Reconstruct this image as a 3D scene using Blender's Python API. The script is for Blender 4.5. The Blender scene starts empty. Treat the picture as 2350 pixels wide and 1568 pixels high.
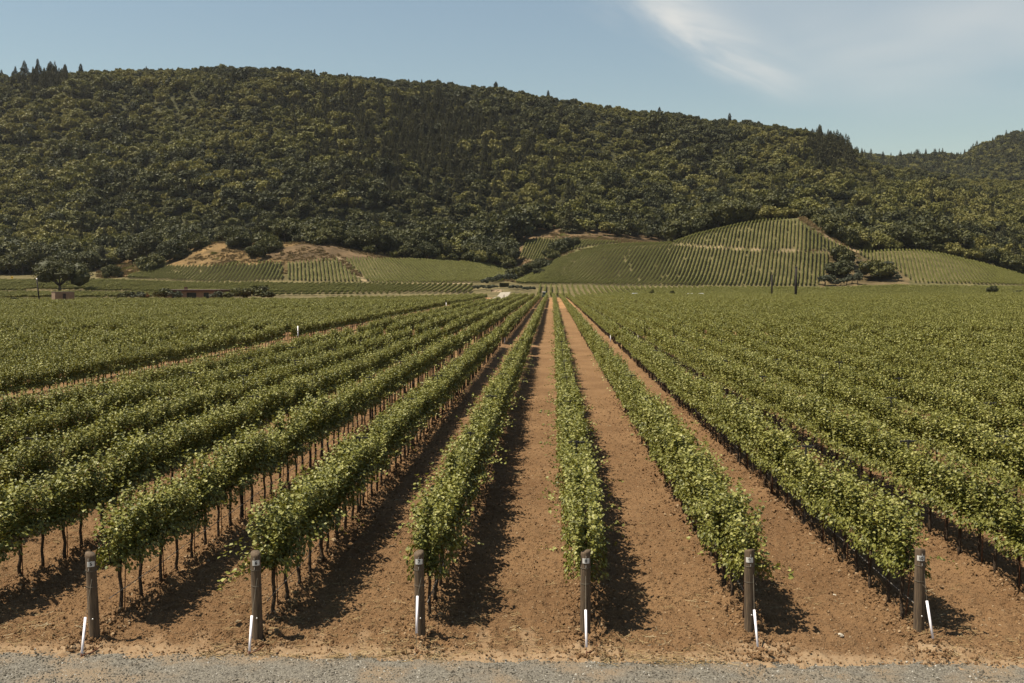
import bpy, math, random
import numpy as np

# ------------------------------------------------------------------ camera, sky, sun, exposure
SC = bpy.context.scene
COL = SC.collection
FPX, CX, CY, HC = 2285.0, 1175.0, 784.0, 5.15      # photo measured on a 2350 x 1568 grid
PITCH = math.atan(133.0 / FPX)
YAW = math.atan(93.0 / FPX * math.cos(PITCH))
FW = np.array([-math.sin(YAW), math.cos(YAW)])
RT = np.array([math.cos(YAW), math.sin(YAW)])

cam = bpy.data.cameras.new('camera')
cam.sensor_width = 36.0
cam.lens = 36.0 * FPX / 2350.0
cam.clip_start, cam.clip_end = 0.5, 9000
cam_ob = bpy.data.objects.new('camera', cam)
cam_ob.location = (0, 0, HC)
cam_ob.rotation_euler = (math.pi / 2 - PITCH, 0, YAW)
COL.objects.link(cam_ob)
SC.camera = cam_ob

SUN_EL = math.radians(64)
SUN_AZ = math.radians(-101)      # measured from +Y towards +X: the sun stands to the left, slightly behind the camera
SUN_STRENGTH, SKY_STRENGTH = 5.0, 0.060
SC.view_settings.view_transform = 'Standard'
SC.view_settings.look = 'None'
SC.view_settings.gamma = 1.0
SC.view_settings.use_curve_mapping = False
SC.view_settings.exposure = 0.75
SC.render.engine = 'CYCLES'
SC.cycles.max_bounces = 6
SC.cycles.diffuse_bounces = 1
SC.cycles.transmission_bounces = 3
SC.cycles.transparent_max_bounces = 4
SC.cycles.volume_bounces = 0

sun = bpy.data.lights.new('sun', 'SUN')
sun.energy = SUN_STRENGTH
sun.angle = math.radians(0.53)
sun.color = (1.0, 0.92, 0.77)
sun_ob = bpy.data.objects.new('sun', sun)
sd = np.array([math.sin(SUN_AZ) * math.cos(SUN_EL), math.cos(SUN_AZ) * math.cos(SUN_EL), math.sin(SUN_EL)])
sun_ob.rotation_euler = (math.pi / 2 - SUN_EL, 0, math.atan2(sd[0], -sd[1]))
sun_ob.location = (-60, -10, 90)
COL.objects.link(sun_ob)


class NT:
    """small helper for node trees"""
    def __init__(s, tree):
        s.t = tree
        tree.nodes.clear()

    def n(s, kind, ins=None, **kw):
        nd = s.t.nodes.new(kind)
        for k, v in kw.items():
            setattr(nd, k, v)
        for k, v in (ins or {}).items():
            sock = nd.inputs[k]
            if hasattr(v, 'is_output') or isinstance(v, bpy.types.NodeSocket):
                s.t.links.new(v, sock)
            else:
                sock.default_value = v
        return nd

    def m(s, op, a, b=0.0, c=0.0, clamp=False):
        return s.n('ShaderNodeMath', {0: a, 1: b, 2: c}, operation=op, use_clamp=clamp).outputs[0]

    def mix(s, fac, a, b, blend='MIX'):
        nd = s.n('ShaderNodeMix', data_type='RGBA', blend_type=blend)
        for i, v in ((0, fac), (6, a), (7, b)):
            if isinstance(v, bpy.types.NodeSocket):
                s.t.links.new(v, nd.inputs[i])
            else:
                nd.inputs[i].default_value = v if i == 0 else tuple(v) + ((1.0,) if len(v) == 3 else ())
        return nd.outputs[2]

    def noise(s, vec, scale, detail=3.0, rough=0.55):
        ins = {'Scale': scale, 'Detail': detail, 'Roughness': rough}
        if vec is not None:
            ins['Vector'] = vec
        return s.n('ShaderNodeTexNoise', ins).outputs[0]

    def ramp(s, fac, lo, hi):
        return s.n('ShaderNodeMapRange', {0: fac, 1: lo, 2: hi}, interpolation_type='SMOOTHSTEP').outputs[0]


world = bpy.data.worlds.new('World')
SC.world = world
world.use_nodes = True
w = NT(world.node_tree)
sky = w.n('ShaderNodeTexSky', sky_type='NISHITA', sun_disc=False, sun_elevation=SUN_EL, sun_rotation=SUN_AZ,
          altitude=100.0, air_density=1.4, dust_density=0.2, ozone_density=1.2)
d = w.n('ShaderNodeTexCoord').outputs['Generated']
def wdot(v):
    return w.n('ShaderNodeVectorMath', {0: d, 1: v}, operation='DOT_PRODUCT').outputs['Value']
dz = w.m('ADD', w.m('MAXIMUM', wdot((0, 0, 1)), 0.0), 0.05)
qx = w.m('DIVIDE', wdot((RT[0], RT[1], 0)), dz)
qy = w.m('DIVIDE', wdot((FW[0], FW[1], 0)), dz)
# cirrus sheet: s runs along the streak, t across it (t > 0: to its right)
sx, sy = 0.55, 0.835
s_ = w.m('ADD', w.m('MULTIPLY', w.m('SUBTRACT', qx, 0.40), sx), w.m('MULTIPLY', w.m('SUBTRACT', qy, 2.98), sy))
t_ = w.m('SUBTRACT', w.m('MULTIPLY', w.m('SUBTRACT', qx, 0.40), sy), w.m('MULTIPLY', w.m('SUBTRACT', qy, 2.98), sx))
vec = w.n('ShaderNodeCombineXYZ', {0: w.m('MULTIPLY', s_, 0.55), 1: w.m('MULTIPLY', t_, 2.2), 2: 0.3}).outputs[0]
wisp = w.n('ShaderNodeTexNoise', {'Vector': vec, 'Scale': 1.6, 'Detail': 5.0, 'Roughness': 0.55, 'Distortion': 0.5}).outputs[0]
vec2 = w.n('ShaderNodeCombineXYZ', {0: w.m('MULTIPLY', qx, 0.5), 1: w.m('MULTIPLY', qy, 0.35), 2: 1.7}).outputs[0]
veil = w.n('ShaderNodeTexNoise', {'Vector': vec2, 'Scale': 1.3, 'Detail': 3.0, 'Roughness': 0.5, 'Distortion': 0.8}).outputs[0]
tn = w.m('DIVIDE', w.m('ADD', t_, w.m('MULTIPLY', w.m('SUBTRACT', wisp, 0.5), 0.20)), 0.125)
core = w.m('POWER', 2.718, w.m('MULTIPLY', w.m('MULTIPLY', tn, tn), -1.0))
send = w.m('MULTIPLY', w.ramp(s_, 1.85, 0.45), w.ramp(s_, -1.6, -0.2))
streak = w.m('MULTIPLY', w.m('MULTIPLY', core, send), w.ramp(wisp, 0.22, 0.74))
side = w.m('MULTIPLY', w.ramp(t_, -0.12, 0.35), w.m('MULTIPLY', w.ramp(s_, 2.7, -0.2), w.ramp(s_, -1.4, -0.5)))
haze_veil = w.m('MULTIPLY', side, w.ramp(veil, 0.18, 0.68))
cl = w.m('MINIMUM', w.m('ADD', w.m('MULTIPLY', streak, 1.12), w.m('MULTIPLY', haze_veil, 0.80)), 0.92)
cl = w.m('ADD', w.m('MULTIPLY', cl, 0.93), 0.07)
sky_t = w.mix(1.0, sky.outputs[0], (0.98, 0.98, 0.92), 'MULTIPLY')
col = w.mix(cl, sky_t, (7.4, 7.4, 7.1))
bg = w.n('ShaderNodeBackground', {'Color': col, 'Strength': SKY_STRENGTH})
w.n('ShaderNodeOutputWorld', {'Surface': bg.outputs[0]})

# ------------------------------------------------------------------ helpers
rng = np.random.default_rng(7)
random.seed(7)


def vhash(ix, iy, seed):
    h = (ix.astype(np.int64) * 374761393 + iy.astype(np.int64) * 668265263 + seed * 974711) & 0x7fffffff
    h = ((h ^ (h >> 13)) * 1274126177) & 0x7fffffff
    return ((h ^ (h >> 16)) & 0xffff) / 65535.0


def vnoise(x, y, seed=0):
    ix, iy = np.floor(x), np.floor(y)
    fx, fy = x - ix, y - iy
    fx, fy = fx * fx * (3 - 2 * fx), fy * fy * (3 - 2 * fy)
    a, b = vhash(ix, iy, seed), vhash(ix + 1, iy, seed)
    c, e = vhash(ix, iy + 1, seed), vhash(ix + 1, iy + 1, seed)
    return (a + (b - a) * fx) * (1 - fy) + (c + (e - c) * fx) * fy


def fbm(x, y, seed=0, octs=4):
    s, a = 0.0, 0.5
    for o in range(octs):
        s = s + a * (vnoise(x, y, seed + o * 17) - 0.5)
        x, y, a = x * 2.03 + 3.1, y * 2.03 + 1.7, a * 0.5
    return s


def smooth(e0, e1, x):
    t = np.clip((x - e0) / (e1 - e0), 0, 1)
    return t * t * (3 - 2 * t)


def mesh_np(name, verts, faces, mat=None, shade=False, face_col=None):
    """mesh from arrays; faces: an (n,k) array or a list of them"""
    me = bpy.data.meshes.new(name)
    verts = np.asarray(verts, dtype=np.float32)
    fl = faces if isinstance(faces, list) else [faces]
    fl = [np.asarray(f, dtype=np.int32) for f in fl if len(f)]
    loops = np.concatenate([f.ravel() for f in fl])
    sizes = np.concatenate([np.full(len(f), f.shape[1], dtype=np.int32) for f in fl])
    starts = np.concatenate([[0], np.cumsum(sizes)[:-1]]).astype(np.int32)
    me.vertices.add(len(verts))
    me.vertices.foreach_set('co', verts.ravel())
    me.loops.add(len(loops))
    me.loops.foreach_set('vertex_index', loops)
    me.polygons.add(len(sizes))
    me.polygons.foreach_set('loop_start', starts)
    if shade:
        me.polygons.foreach_set('use_smooth', np.ones(len(sizes), dtype=bool))
    else:
        me.polygons.foreach_set('use_smooth', np.zeros(len(sizes), dtype=bool))
    if face_col is not None:
        at = me.attributes.new('tint', 'FLOAT', 'FACE')
        at.data.foreach_set('value', np.asarray(face_col, dtype=np.float32))
    me.update()
    me.validate()
    if mat:
        me.materials.append(mat)
    return me


class MB:
    """collects simple solids; build() links them as one mesh object"""
    def __init__(s):
        s.v, s.f = [], []

    def add(s, verts, faces):
        o = len(s.v)
        s.v += [tuple(map(float, p)) for p in verts]
        s.f += [tuple(i + o for i in f) for f in faces]
        return s

    def box(s, c, size, rz=0.0, taper=1.0):
        hx, hy, hz = size[0] / 2, size[1] / 2, size[2] / 2
        P = []
        for z, k in ((-hz, 1.0), (hz, taper)):
            for x, y in ((-hx, -hy), (hx, -hy), (hx, hy), (-hx, hy)):
                x, y = x * k, y * k
                P.append((c[0] + x * math.cos(rz) - y * math.sin(rz), c[1] + x * math.sin(rz) + y * math.cos(rz), c[2] + z))
        return s.add(P, [(3, 2, 1, 0), (4, 5, 6, 7), (0, 1, 5, 4), (1, 2, 6, 5), (2, 3, 7, 6), (3, 0, 4, 7)])

    def tube(s, path, rad, seg=8, cap=True):
        path = [np.array(p, float) for p in path]
        rads = rad if hasattr(rad, '__len__') else [rad] * len(path)
        P, F = [], []
        for i, p in enumerate(path):
            t = path[min(i + 1, len(path) - 1)] - path[max(i - 1, 0)]
            t /= np.linalg.norm(t) + 1e-9
            a = np.cross(t, (0.0, 0, 1) if abs(t[2]) < 0.9 else (1.0, 0, 0))
            a /= np.linalg.norm(a)
            b = np.cross(t, a)
            for k in range(seg):
                an = 2 * math.pi * k / seg
                P.append(p + rads[i] * (a * math.cos(an) + b * math.sin(an)))
        for i in range(len(path) - 1):
            for k in range(seg):
                k2 = (k + 1) % seg
                F.append((i * seg + k, i * seg + k2, (i + 1) * seg + k2, (i + 1) * seg + k))
        if cap:
            F.append(tuple(range(seg))[::-1])
            F.append(tuple((len(path) - 1) * seg + k for k in range(seg)))
        return s.add(P, F)

    def mesh(s, name, mat=None, shade=False):
        me = bpy.data.meshes.new(name)
        me.from_pydata(s.v, [], s.f)
        for p in me.polygons:
            p.use_smooth = shade
        me.update()
        if mat:
            me.materials.append(mat)
        return me

    def build(s, name, mat, parent=None, shade=False, loc=None):
        return link(name, s.mesh(name, mat, shade), parent, loc)


def link(name, data, parent=None, loc=None, rot=None, scale=None):
    o = bpy.data.objects.new(name, data)
    COL.objects.link(o)
    if parent:
        o.parent = parent
    if loc is not None:
        o.location = loc
    if rot is not None:
        o.rotation_euler = rot
    if scale is not None:
        o.scale = scale if hasattr(scale, '__len__') else (scale,) * 3
    return o


def tag(o, label=None, cat=None, group=None, kind=None):
    for k, v in (('label', label), ('category', cat), ('group', group), ('kind', kind)):
        if v:
            o[k] = v
    return o


def thing(name, label, cat, loc=(0, 0, 0), rz=0.0, group=None, scale=None):
    return tag(link(name, None, None, loc, (0, 0, rz), scale), label, cat, group)


def copy_tree(o, parent=None):
    c = o.copy()
    COL.objects.link(c)
    c.parent = parent
    for ch in list(o.children):
        copy_tree(ch, c)
    return c


# photo pixel (2350 grid) <-> world
CP, SP = math.cos(PITCH), math.sin(PITCH)


def px_z(y, D):
    t = (CY - y) / FPX
    return HC + D * (t * CP - SP) / (CP + t * SP)


def px_xy(x, z, D):
    depth = D * CP - (z - HC) * SP
    lat = (x - CX) / FPX * depth
    return FW * D + RT * lat


def px_point(x, y, D):
    z = px_z(y, D)
    p = px_xy(x, z, D)
    return np.array([p[0], p[1], z])


def px_ground(x, y, z=0.0):
    t = (CY - y) / FPX
    D = (z - HC) * (CP + t * SP) / (t * CP - SP)
    p = px_xy(x, z, D)
    return np.array([p[0], p[1], z])


def project(P):
    P = np.atleast_2d(P)
    D = P[:, :2] @ FW
    L = P[:, :2] @ RT
    dzv = P[:, 2] - HC
    dep = D * CP - dzv * SP
    return CX + FPX * L / dep, CY - FPX * (D * SP + dzv * CP) / dep, D


def inside(px, py, poly):
    poly = np.asarray(poly, float)
    r = np.zeros(len(px), bool)
    j = len(poly) - 1
    for i in range(len(poly)):
        xi, yi, xj, yj = *poly[i], *poly[j]
        c = ((yi > py) != (yj > py)) & (px < (xj - xi) * (py - yi) / (yj - yi + 1e-12) + xi)
        r ^= c
        j = i
    return r


# ------------------------------------------------------------------ materials
def new_mat(name):
    m = bpy.data.materials.new(name)
    m.use_nodes = True
    return m, NT(m.node_tree)


def plain(name, colr, rough=0.7, var=0.15, scale=8.0, bump=0.0, metal=0.0):
    m, t = new_mat(name)
    co = t.n('ShaderNodeTexCoord').outputs['Object']
    nz = t.noise(co, scale, 4.0, 0.6)
    lo = tuple(max(0.0, c * (1 - var)) for c in colr)
    hi = tuple(min(1.0, c * (1 + var)) for c in colr)
    c = t.mix(t.ramp(nz, 0.3, 0.7), lo, hi)
    ins = {'Base Color': c, 'Roughness': rough, 'Metallic': metal, 'Specular IOR Level': 0.5 if rough < 0.5 else 0.2}
    if bump:
        ins['Normal'] = t.n('ShaderNodeBump', {'Height': nz, 'Strength': bump, 'Distance': 0.02}).outputs[0]
    b = t.n('ShaderNodeBsdfPrincipled', ins)
    t.n('ShaderNodeOutputMaterial', {'Surface': b.outputs[0]})
    return m


def leaf_mat(name, c_dark, c_mid, c_light, trans=0.25, rough=0.5, patch=None, patch_scale=0.01, spec=0.4, shift=0.75):
    """foliage: every leaf takes its own tint, every plant a slight shift, slopes drift between plant communities"""
    m, t = new_mat(name)
    tint = t.n('ShaderNodeAttribute', attribute_name='tint').outputs['Fac']
    oi = t.n('ShaderNodeObjectInfo')
    c = t.mix(t.ramp(tint, 0.0, 0.55), c_dark, c_mid)
    c = t.mix(t.ramp(tint, 0.45, 1.0), c, c_light)
    rnd = oi.outputs['Random']
    c = t.mix(t.m('MULTIPLY', t.m('POWER', rnd, 1.4), shift), c, c_dark)
    if patch:
        nz = t.noise(oi.outputs['Location'], patch_scale, 2.0)
        c = t.mix(t.m('MULTIPLY', t.ramp(t.m('ADD', nz, t.m('MULTIPLY', t.m('SUBTRACT', rnd, 0.5), 0.25)), 0.45, 0.62), 0.8), c, patch)
    b = t.n('ShaderNodeBsdfPrincipled', {'Base Color': c, 'Roughness': rough, 'Specular IOR Level': spec})
    tc = t.mix(1.0, c, (1.30, 1.25, 0.50), 'MULTIPLY')
    tr = t.n('ShaderNodeBsdfTranslucent', {'Color': tc})
    mx = t.n('ShaderNodeMixShader', {0: trans, 1: b.outputs[0], 2: tr.outputs[0]})
    t.n('ShaderNodeOutputMaterial', {'Surface': mx.outputs[0]})
    return m


M = {}
M['vine'] = leaf_mat('vine_leaf', (0.074, 0.078, 0.012), (0.190, 0.184, 0.036), (0.350, 0.325, 0.112), 0.13, 0.5, spec=0.28, shift=0.30)
M['oak'] = leaf_mat('oak_leaf', (0.032, 0.033, 0.009), (0.080, 0.077, 0.019), (0.155, 0.139, 0.038), 0.12, 0.6,
                    patch=(0.040, 0.042, 0.013), patch_scale=0.02, spec=0.25)
M['scrub'] = leaf_mat('scrub_leaf', (0.062, 0.061, 0.014), (0.138, 0.129, 0.029), (0.220, 0.198, 0.052), 0.14, 0.6,
                      patch=(0.180, 0.158, 0.042), patch_scale=0.012, spec=0.25)
M['pine'] = leaf_mat('conifer_needles', (0.034, 0.036, 0.014), (0.066, 0.064, 0.025), (0.120, 0.106, 0.042), 0.06, 0.65, spec=0.2)
M['olive'] = leaf_mat('olive_leaf', (0.045, 0.050, 0.028), (0.078, 0.080, 0.045), (0.115, 0.115, 0.070), 0.1, 0.6, spec=0.3)
M['rust_leaf'] = leaf_mat('rust_leaf', (0.16, 0.07, 0.02), (0.24, 0.11, 0.03), (0.32, 0.15, 0.04), 0.1, 0.6)
M['trunk'] = plain('vine_trunk_bark', (0.060, 0.042, 0.028), 0.9, 0.4, 30.0, 0.8)
M['bark'] = plain('tree_bark', (0.085, 0.068, 0.050), 0.9, 0.35, 3.0, 0.6)
M['rust'] = plain('rusty_steel', (0.13, 0.055, 0.028), 0.75, 0.4, 20.0, 0.3)
M['steel'] = plain('dark_steel', (0.05, 0.045, 0.04), 0.6, 0.3, 20.0)
M['wire'] = plain('galvanized_wire', (0.15, 0.13, 0.10), 0.6, 0.2, 20.0, metal=0.5)
M['hose'] = plain('drip_hose', (0.16, 0.14, 0.12), 0.6, 0.2, 6.0)
M['white'] = plain('white_plastic', (0.86, 0.80, 0.82), 0.45, 0.06, 12.0)
M['plate'] = plain('number_plate_white', (0.58, 0.56, 0.52), 0.5, 0.08, 30.0)
M['black'] = plain('black_print', (0.02, 0.018, 0.018), 0.6, 0.1, 10.0)
M['nail'] = plain('zinc_nail', (0.6, 0.58, 0.55), 0.35, 0.1, 40.0, metal=0.6)
M['stone'] = plain('pale_stone', (0.42, 0.37, 0.29), 0.9, 0.3, 3.0, 0.5)
M['wall_tan'] = plain('tan_stucco', (0.185, 0.132, 0.090), 0.9, 0.12, 1.5, 0.2)
M['fascia'] = plain('brown_fascia', (0.085, 0.042, 0.030), 0.7, 0.15, 2.0)
M['roof'] = plain('grey_roofing', (0.16, 0.12, 0.10), 0.85, 0.15, 2.0)
M['glass'] = plain('dark_window_glass', (0.018, 0.024, 0.024), 0.12, 0.1, 1.0)
M['frame'] = plain('window_frame', (0.06, 0.055, 0.05), 0.5, 0.1, 4.0)
M['door_dark'] = plain('dark_door', (0.030, 0.022, 0.020), 0.6, 0.2, 3.0)
M['pole'] = plain('dark_timber_pole', (0.026, 0.021, 0.018), 0.9, 0.3, 4.0, 0.4)
M['car_white'] = plain('white_car_paint', (0.80, 0.79, 0.76), 0.25, 0.03, 2.0)
M['green_paint'] = plain('green_tractor_paint', (0.03, 0.075, 0.028), 0.4, 0.1, 3.0)
M['tyre'] = plain('tyre_rubber', (0.022, 0.020, 0.019), 0.9, 0.2, 6.0)
M['rim_yellow'] = plain('yellow_wheel_rim', (0.55, 0.40, 0.05), 0.5, 0.1, 5.0)
M['sign_yellow'] = plain('yellow_sign', (0.75, 0.42, 0.03), 0.5, 0.06, 4.0)


def wood_mat():
    m, t = new_mat('weathered_post_wood')
    co = t.n('ShaderNodeTexCoord').outputs['Object']
    st = t.n('ShaderNodeMapping', {'Vector': co, 'Scale': (26.0, 26.0, 1.4)}).outputs[0]
    grain = t.noise(st, 2.0, 5.0, 0.65)
    big = t.noise(co, 3.0, 3.0)
    c = t.mix(t.ramp(grain, 0.3, 0.72), (0.040, 0.026, 0.015), (0.145, 0.098, 0.056))
    c = t.mix(t.m('MULTIPLY', t.ramp(big, 0.4, 0.7), 0.5), c, (0.098, 0.062, 0.034))
    bp = t.n('ShaderNodeBump', {'Height': grain, 'Strength': 0.7, 'Distance': 0.006}).outputs[0]
    b = t.n('ShaderNodeBsdfPrincipled', {'Base Color': c, 'Roughness': 0.88, 'Normal': bp})
    t.n('ShaderNodeOutputMaterial', {'Surface': b.outputs[0]})
    return m


M['wood'] = wood_mat()


def soil_mat():
    m, t = new_mat('tilled_soil')
    co = t.n('ShaderNodeTexCoord').outputs['Object']
    at = t.n('ShaderNodeAttribute', attribute_name='dust').outputs['Fac']
    n1 = t.noise(co, 0.35, 3.0)
    n2 = t.noise(co, 7.0, 5.0, 0.7)
    n3 = t.noise(co, 19.0, 4.0, 0.75)
    c = t.mix(t.ramp(n1, 0.3, 0.7), (0.160, 0.086, 0.038), (0.240, 0.137, 0.064))
    c = t.mix(t.m('MULTIPLY', t.ramp(n2, 0.35, 0.75), 0.6), c, (0.238, 0.148, 0.075))
    c = t.mix(t.m('MULTIPLY', t.ramp(n3, 0.5, 0.68), 0.55), c, (0.085, 0.043, 0.019))
    c = t.mix(t.m('MULTIPLY', at, t.ramp(n2, 0.15, 0.6)), c, (0.265, 0.185, 0.110))
    hgt = t.m('ADD', t.m('MULTIPLY', n2, 0.5), t.m('MULTIPLY', n3, 0.55))
    bp = t.n('ShaderNodeBump', {'Height': hgt, 'Strength': t.m('SUBTRACT', 1.0, t.m('MULTIPLY', at, 0.6)), 'Distance': 0.14}).outputs[0]
    b = t.n('ShaderNodeBsdfPrincipled', {'Base Color': c, 'Roughness': 0.95, 'Specular IOR Level': 0.15, 'Normal': bp})
    t.n('ShaderNodeOutputMaterial', {'Surface': b.outputs[0]})
    return m


M['soil'] = soil_mat()


def gravel_mat():
    m, t = new_mat('grey_gravel')
    co = t.n('ShaderNodeTexCoord').outputs['Object']
    vo = t.n('ShaderNodeTexVoronoi', {'Vector': co, 'Scale': 42.0})
    n1 = t.noise(co, 1.3, 4.0)
    c = t.mix(vo.outputs['Color'], (0.064, 0.054, 0.041), (0.190, 0.168, 0.130))
    c = t.mix(t.m('MULTIPLY', t.ramp(n1, 0.42, 0.66), 0.8), c, (0.190, 0.132, 0.076))
    bp = t.n('ShaderNodeBump', {'Height': vo.outputs['Distance'], 'Strength': 0.8, 'Distance': -0.02}).outputs[0]
    b = t.n('ShaderNodeBsdfPrincipled', {'Base Color': c, 'Roughness': 0.9, 'Normal': bp})
    t.n('ShaderNodeOutputMaterial', {'Surface': b.outputs[0]})
    return m


M['gravel'] = gravel_mat()


def pebble_mat(name, lo, hi, dusty):
    m, t = new_mat(name)
    r = t.n('ShaderNodeObjectInfo').outputs['Random']
    c = t.mix(r, lo, hi)
    c = t.mix(t.ramp(r, 0.9, 0.93), c, dusty)
    b = t.n('ShaderNodeBsdfPrincipled', {'Base Color': c, 'Roughness': 0.92, 'Specular IOR Level': 0.2})
    t.n('ShaderNodeOutputMaterial', {'Surface': b.outputs[0]})
    return m


M['pebble'] = pebble_mat('gravel_stone', (0.060, 0.051, 0.039), (0.215, 0.190, 0.148), (0.36, 0.33, 0.28))
M['clod'] = pebble_mat('soil_clod', (0.12, 0.066, 0.030), (0.215, 0.127, 0.062), (0.29, 0.20, 0.115))


def hill_mat():
    m, t = new_mat('hill_ground')
    co = t.n('ShaderNodeTexCoord').outputs['Object']
    at = t.n('ShaderNodeAttribute', attribute_name='zone').outputs['Color']
    n1 = t.noise(co, 0.12, 5.0, 0.65)
    n2 = t.noise(co, 0.9, 4.0, 0.6)
    n3 = t.noise(co, 0.35, 5.0, 0.7)
    c = t.mix(t.ramp(n1, 0.36, 0.66), t.mix(1.0, at, (1.15, 1.12, 1.05), 'MULTIPLY'), t.mix(1.0, at, (0.60, 0.60, 0.56), 'MULTIPLY'))
    c = t.mix(t.m('MULTIPLY', t.ramp(n3, 0.45, 0.66), 0.7), c, t.mix(1.0, c, (0.62, 0.66, 0.60), 'MULTIPLY'))
    c = t.mix(t.m('MULTIPLY', t.ramp(n2, 0.5, 0.8), 0.5), c, t.mix(1.0, c, (1.5, 1.4, 1.3), 'MULTIPLY'))
    bp = t.n('ShaderNodeBump', {'Height': n2, 'Strength': 0.5, 'Distance': 0.6}).outputs[0]
    b = t.n('ShaderNodeBsdfPrincipled', {'Base Color': c, 'Roughness': 0.95, 'Specular IOR Level': 0.1, 'Normal': bp})
    t.n('ShaderNodeOutputMaterial', {'Surface': b.outputs[0]})
    return m


M['hill'] = hill_mat()
M['track'] = plain('pale_track', (0.29, 0.25, 0.195), 0.95, 0.12, 1.0, 0.3)
M['dirt'] = plain('field_edge_dirt', (0.25, 0.18, 0.108), 0.95, 0.2, 0.4, 0.3)

# ------------------------------------------------------------------ terrain
DK = np.array([0.0, 204.0, 300.0, 365.0, 470.0, 560.0, 680.0, 900.0, 1180.0, 1500.0, 2200.0])


def curve(*pts):
    xs = np.array([p[0] for p in pts], float)
    ys = np.array([p[1] for p in pts], float)
    return lambda x: np.interp(x, xs, ys)


yB = curve((-800, 648), (0, 646), (290, 645), (480, 651), (640, 650), (840, 652), (1000, 651), (1170, 649), (1200, 653), (1500, 657),
           (1900, 659), (2050, 653), (2200, 655), (2350, 659), (3200, 660))
yC = curve((-800, 640), (0, 634), (150, 630), (250, 622), (300, 613), (340, 604), (380, 594), (430, 576), (480, 560), (520, 555), (600, 561),
           (650, 558), (700, 557), (760, 562), (830, 580), (900, 593), (1000, 601), (1100, 613), (1150, 632), (1185, 648),
           (1230, 624), (1280, 599), (1330, 581), (1380, 569), (1440, 564), (1540, 560), (1600, 540), (1700, 516), (1780, 505),
           (1840, 500), (1860, 513), (1900, 544), (1950, 570), (1990, 582), (2050, 577), (2100, 578), (2150, 585), (2200, 596),
           (2250, 608), (2300, 622), (2350, 637), (2600, 645), (3200, 650))
yE = curve((-800, 590), (0, 590), (250, 580), (300, 580), (400, 572), (450, 570), (480, 568), (520, 563), (600, 566), (650, 566), (700, 566),
           (760, 568), (830, 575), (900, 577), (1000, 578), (1100, 573), (1170, 560), (1200, 548), (1290, 534), (1430, 547),
           (1500, 556), (1540, 564), (1600, 548), (1700, 524), (1780, 513), (1840, 508), (1900, 540), (1950, 560), (2000, 570), (2150, 575),
           (2250, 590), (2350, 605), (3200, 620))
SKYLINE = curve((-800, 180), (0, 190), (100, 195), (200, 187), (280, 178), (400, 179), (520, 176), (620, 178), (660, 176), (760, 192),
                (850, 200), (930, 207), (1000, 212), (1060, 218), (1130, 222), (1200, 232), (1260, 240), (1400, 265), (1510, 282),
                (1600, 295), (1700, 305), (1830, 327), (1880, 345), (1930, 365), (1980, 390), (2100, 415), (2200, 432), (2350, 448),
                (2700, 470), (3200, 480))


zDIP = curve((-800, -1.7), (700, -1.7), (900, -1.2), (1080, 0.0), (3200, 0.0))
z365 = curve((-800, -0.5), (700, -0.5), (900, -0.3), (1080, 0.0), (3200, 0.0))


def yR(x):
    return SKYLINE(x)


def yM(x):
    return yE(x) + 0.52 * (yR(x) - yE(x))


def terrain(x, y):
    x = np.asarray(x, float)
    y = np.asarray(y, float)
    D = x * FW[0] + y * FW[1]
    L = x * RT[0] + y * RT[1]
    xp = CX + FPX * L / np.maximum(D, 5.0)
    xp = np.clip(xp, -800, 3200)
    zz = [np.zeros_like(xp), np.zeros_like(xp), zDIP(xp), z365(xp), px_z(yB(xp), DK[4]), px_z(yC(xp), DK[5]), px_z(yE(xp), DK[6]),
          px_z(yM(xp), DK[7]), px_z(yR(xp), DK[8])]
    zz.append(zz[-1] - 40.0)
    zz.append(zz[-1] - 120.0)
    Z = np.stack(zz)                                     # K,N
    h = np.diff(DK)[:, None]
    dl = np.diff(Z, axis=0) / h
    sl = np.zeros_like(Z)
    a, b = dl[:-1], dl[1:]
    same = (a * b) > 0
    sl[1:-1] = np.where(same, 2 * a * b / np.where(same, a + b, 1.0), 0.0)
    k = np.clip(np.searchsorted(DK, D, side='right') - 1, 0, len(DK) - 2)
    idx = np.arange(D.size).reshape(D.shape)
    Zf, sf = Z.reshape(len(DK), -1), sl.reshape(len(DK), -1)
    kk, ii = k.ravel(), idx.ravel()
    hh = (DK[1:] - DK[:-1])[kk]
    t = np.clip((D.ravel() - DK[kk]) / hh, 0, 1)
    z0, z1, m0, m1 = Zf[kk, ii], Zf[kk + 1, ii], sf[kk, ii], sf[kk + 1, ii]
    z = (z0 * (1 + 2 * t) * (1 - t) ** 2 + m0 * hh * t * (1 - t) ** 2 + z1 * t * t * (3 - 2 * t) + m1 * hh * t * t * (t - 1))
    z = z.reshape(D.shape)
    amp = smooth(640, 800, D) * (1 - smooth(1040, 1170, D))
    z = z + amp * (64 * fbm(x / 150.0, y / 300.0, 3, 3) + 9 * fbm(x / 45.0, y / 45.0, 9, 2))
    return z


def terr_pt(px, D):
    """ground point under photo column px at depth D"""
    z = 0.0
    for _ in range(3):
        p = px_xy(px, z, D)
        z = float(terrain(np.array([p[0]]), np.array([p[1]]))[0])
    return np.array([p[0], p[1], z])


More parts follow.
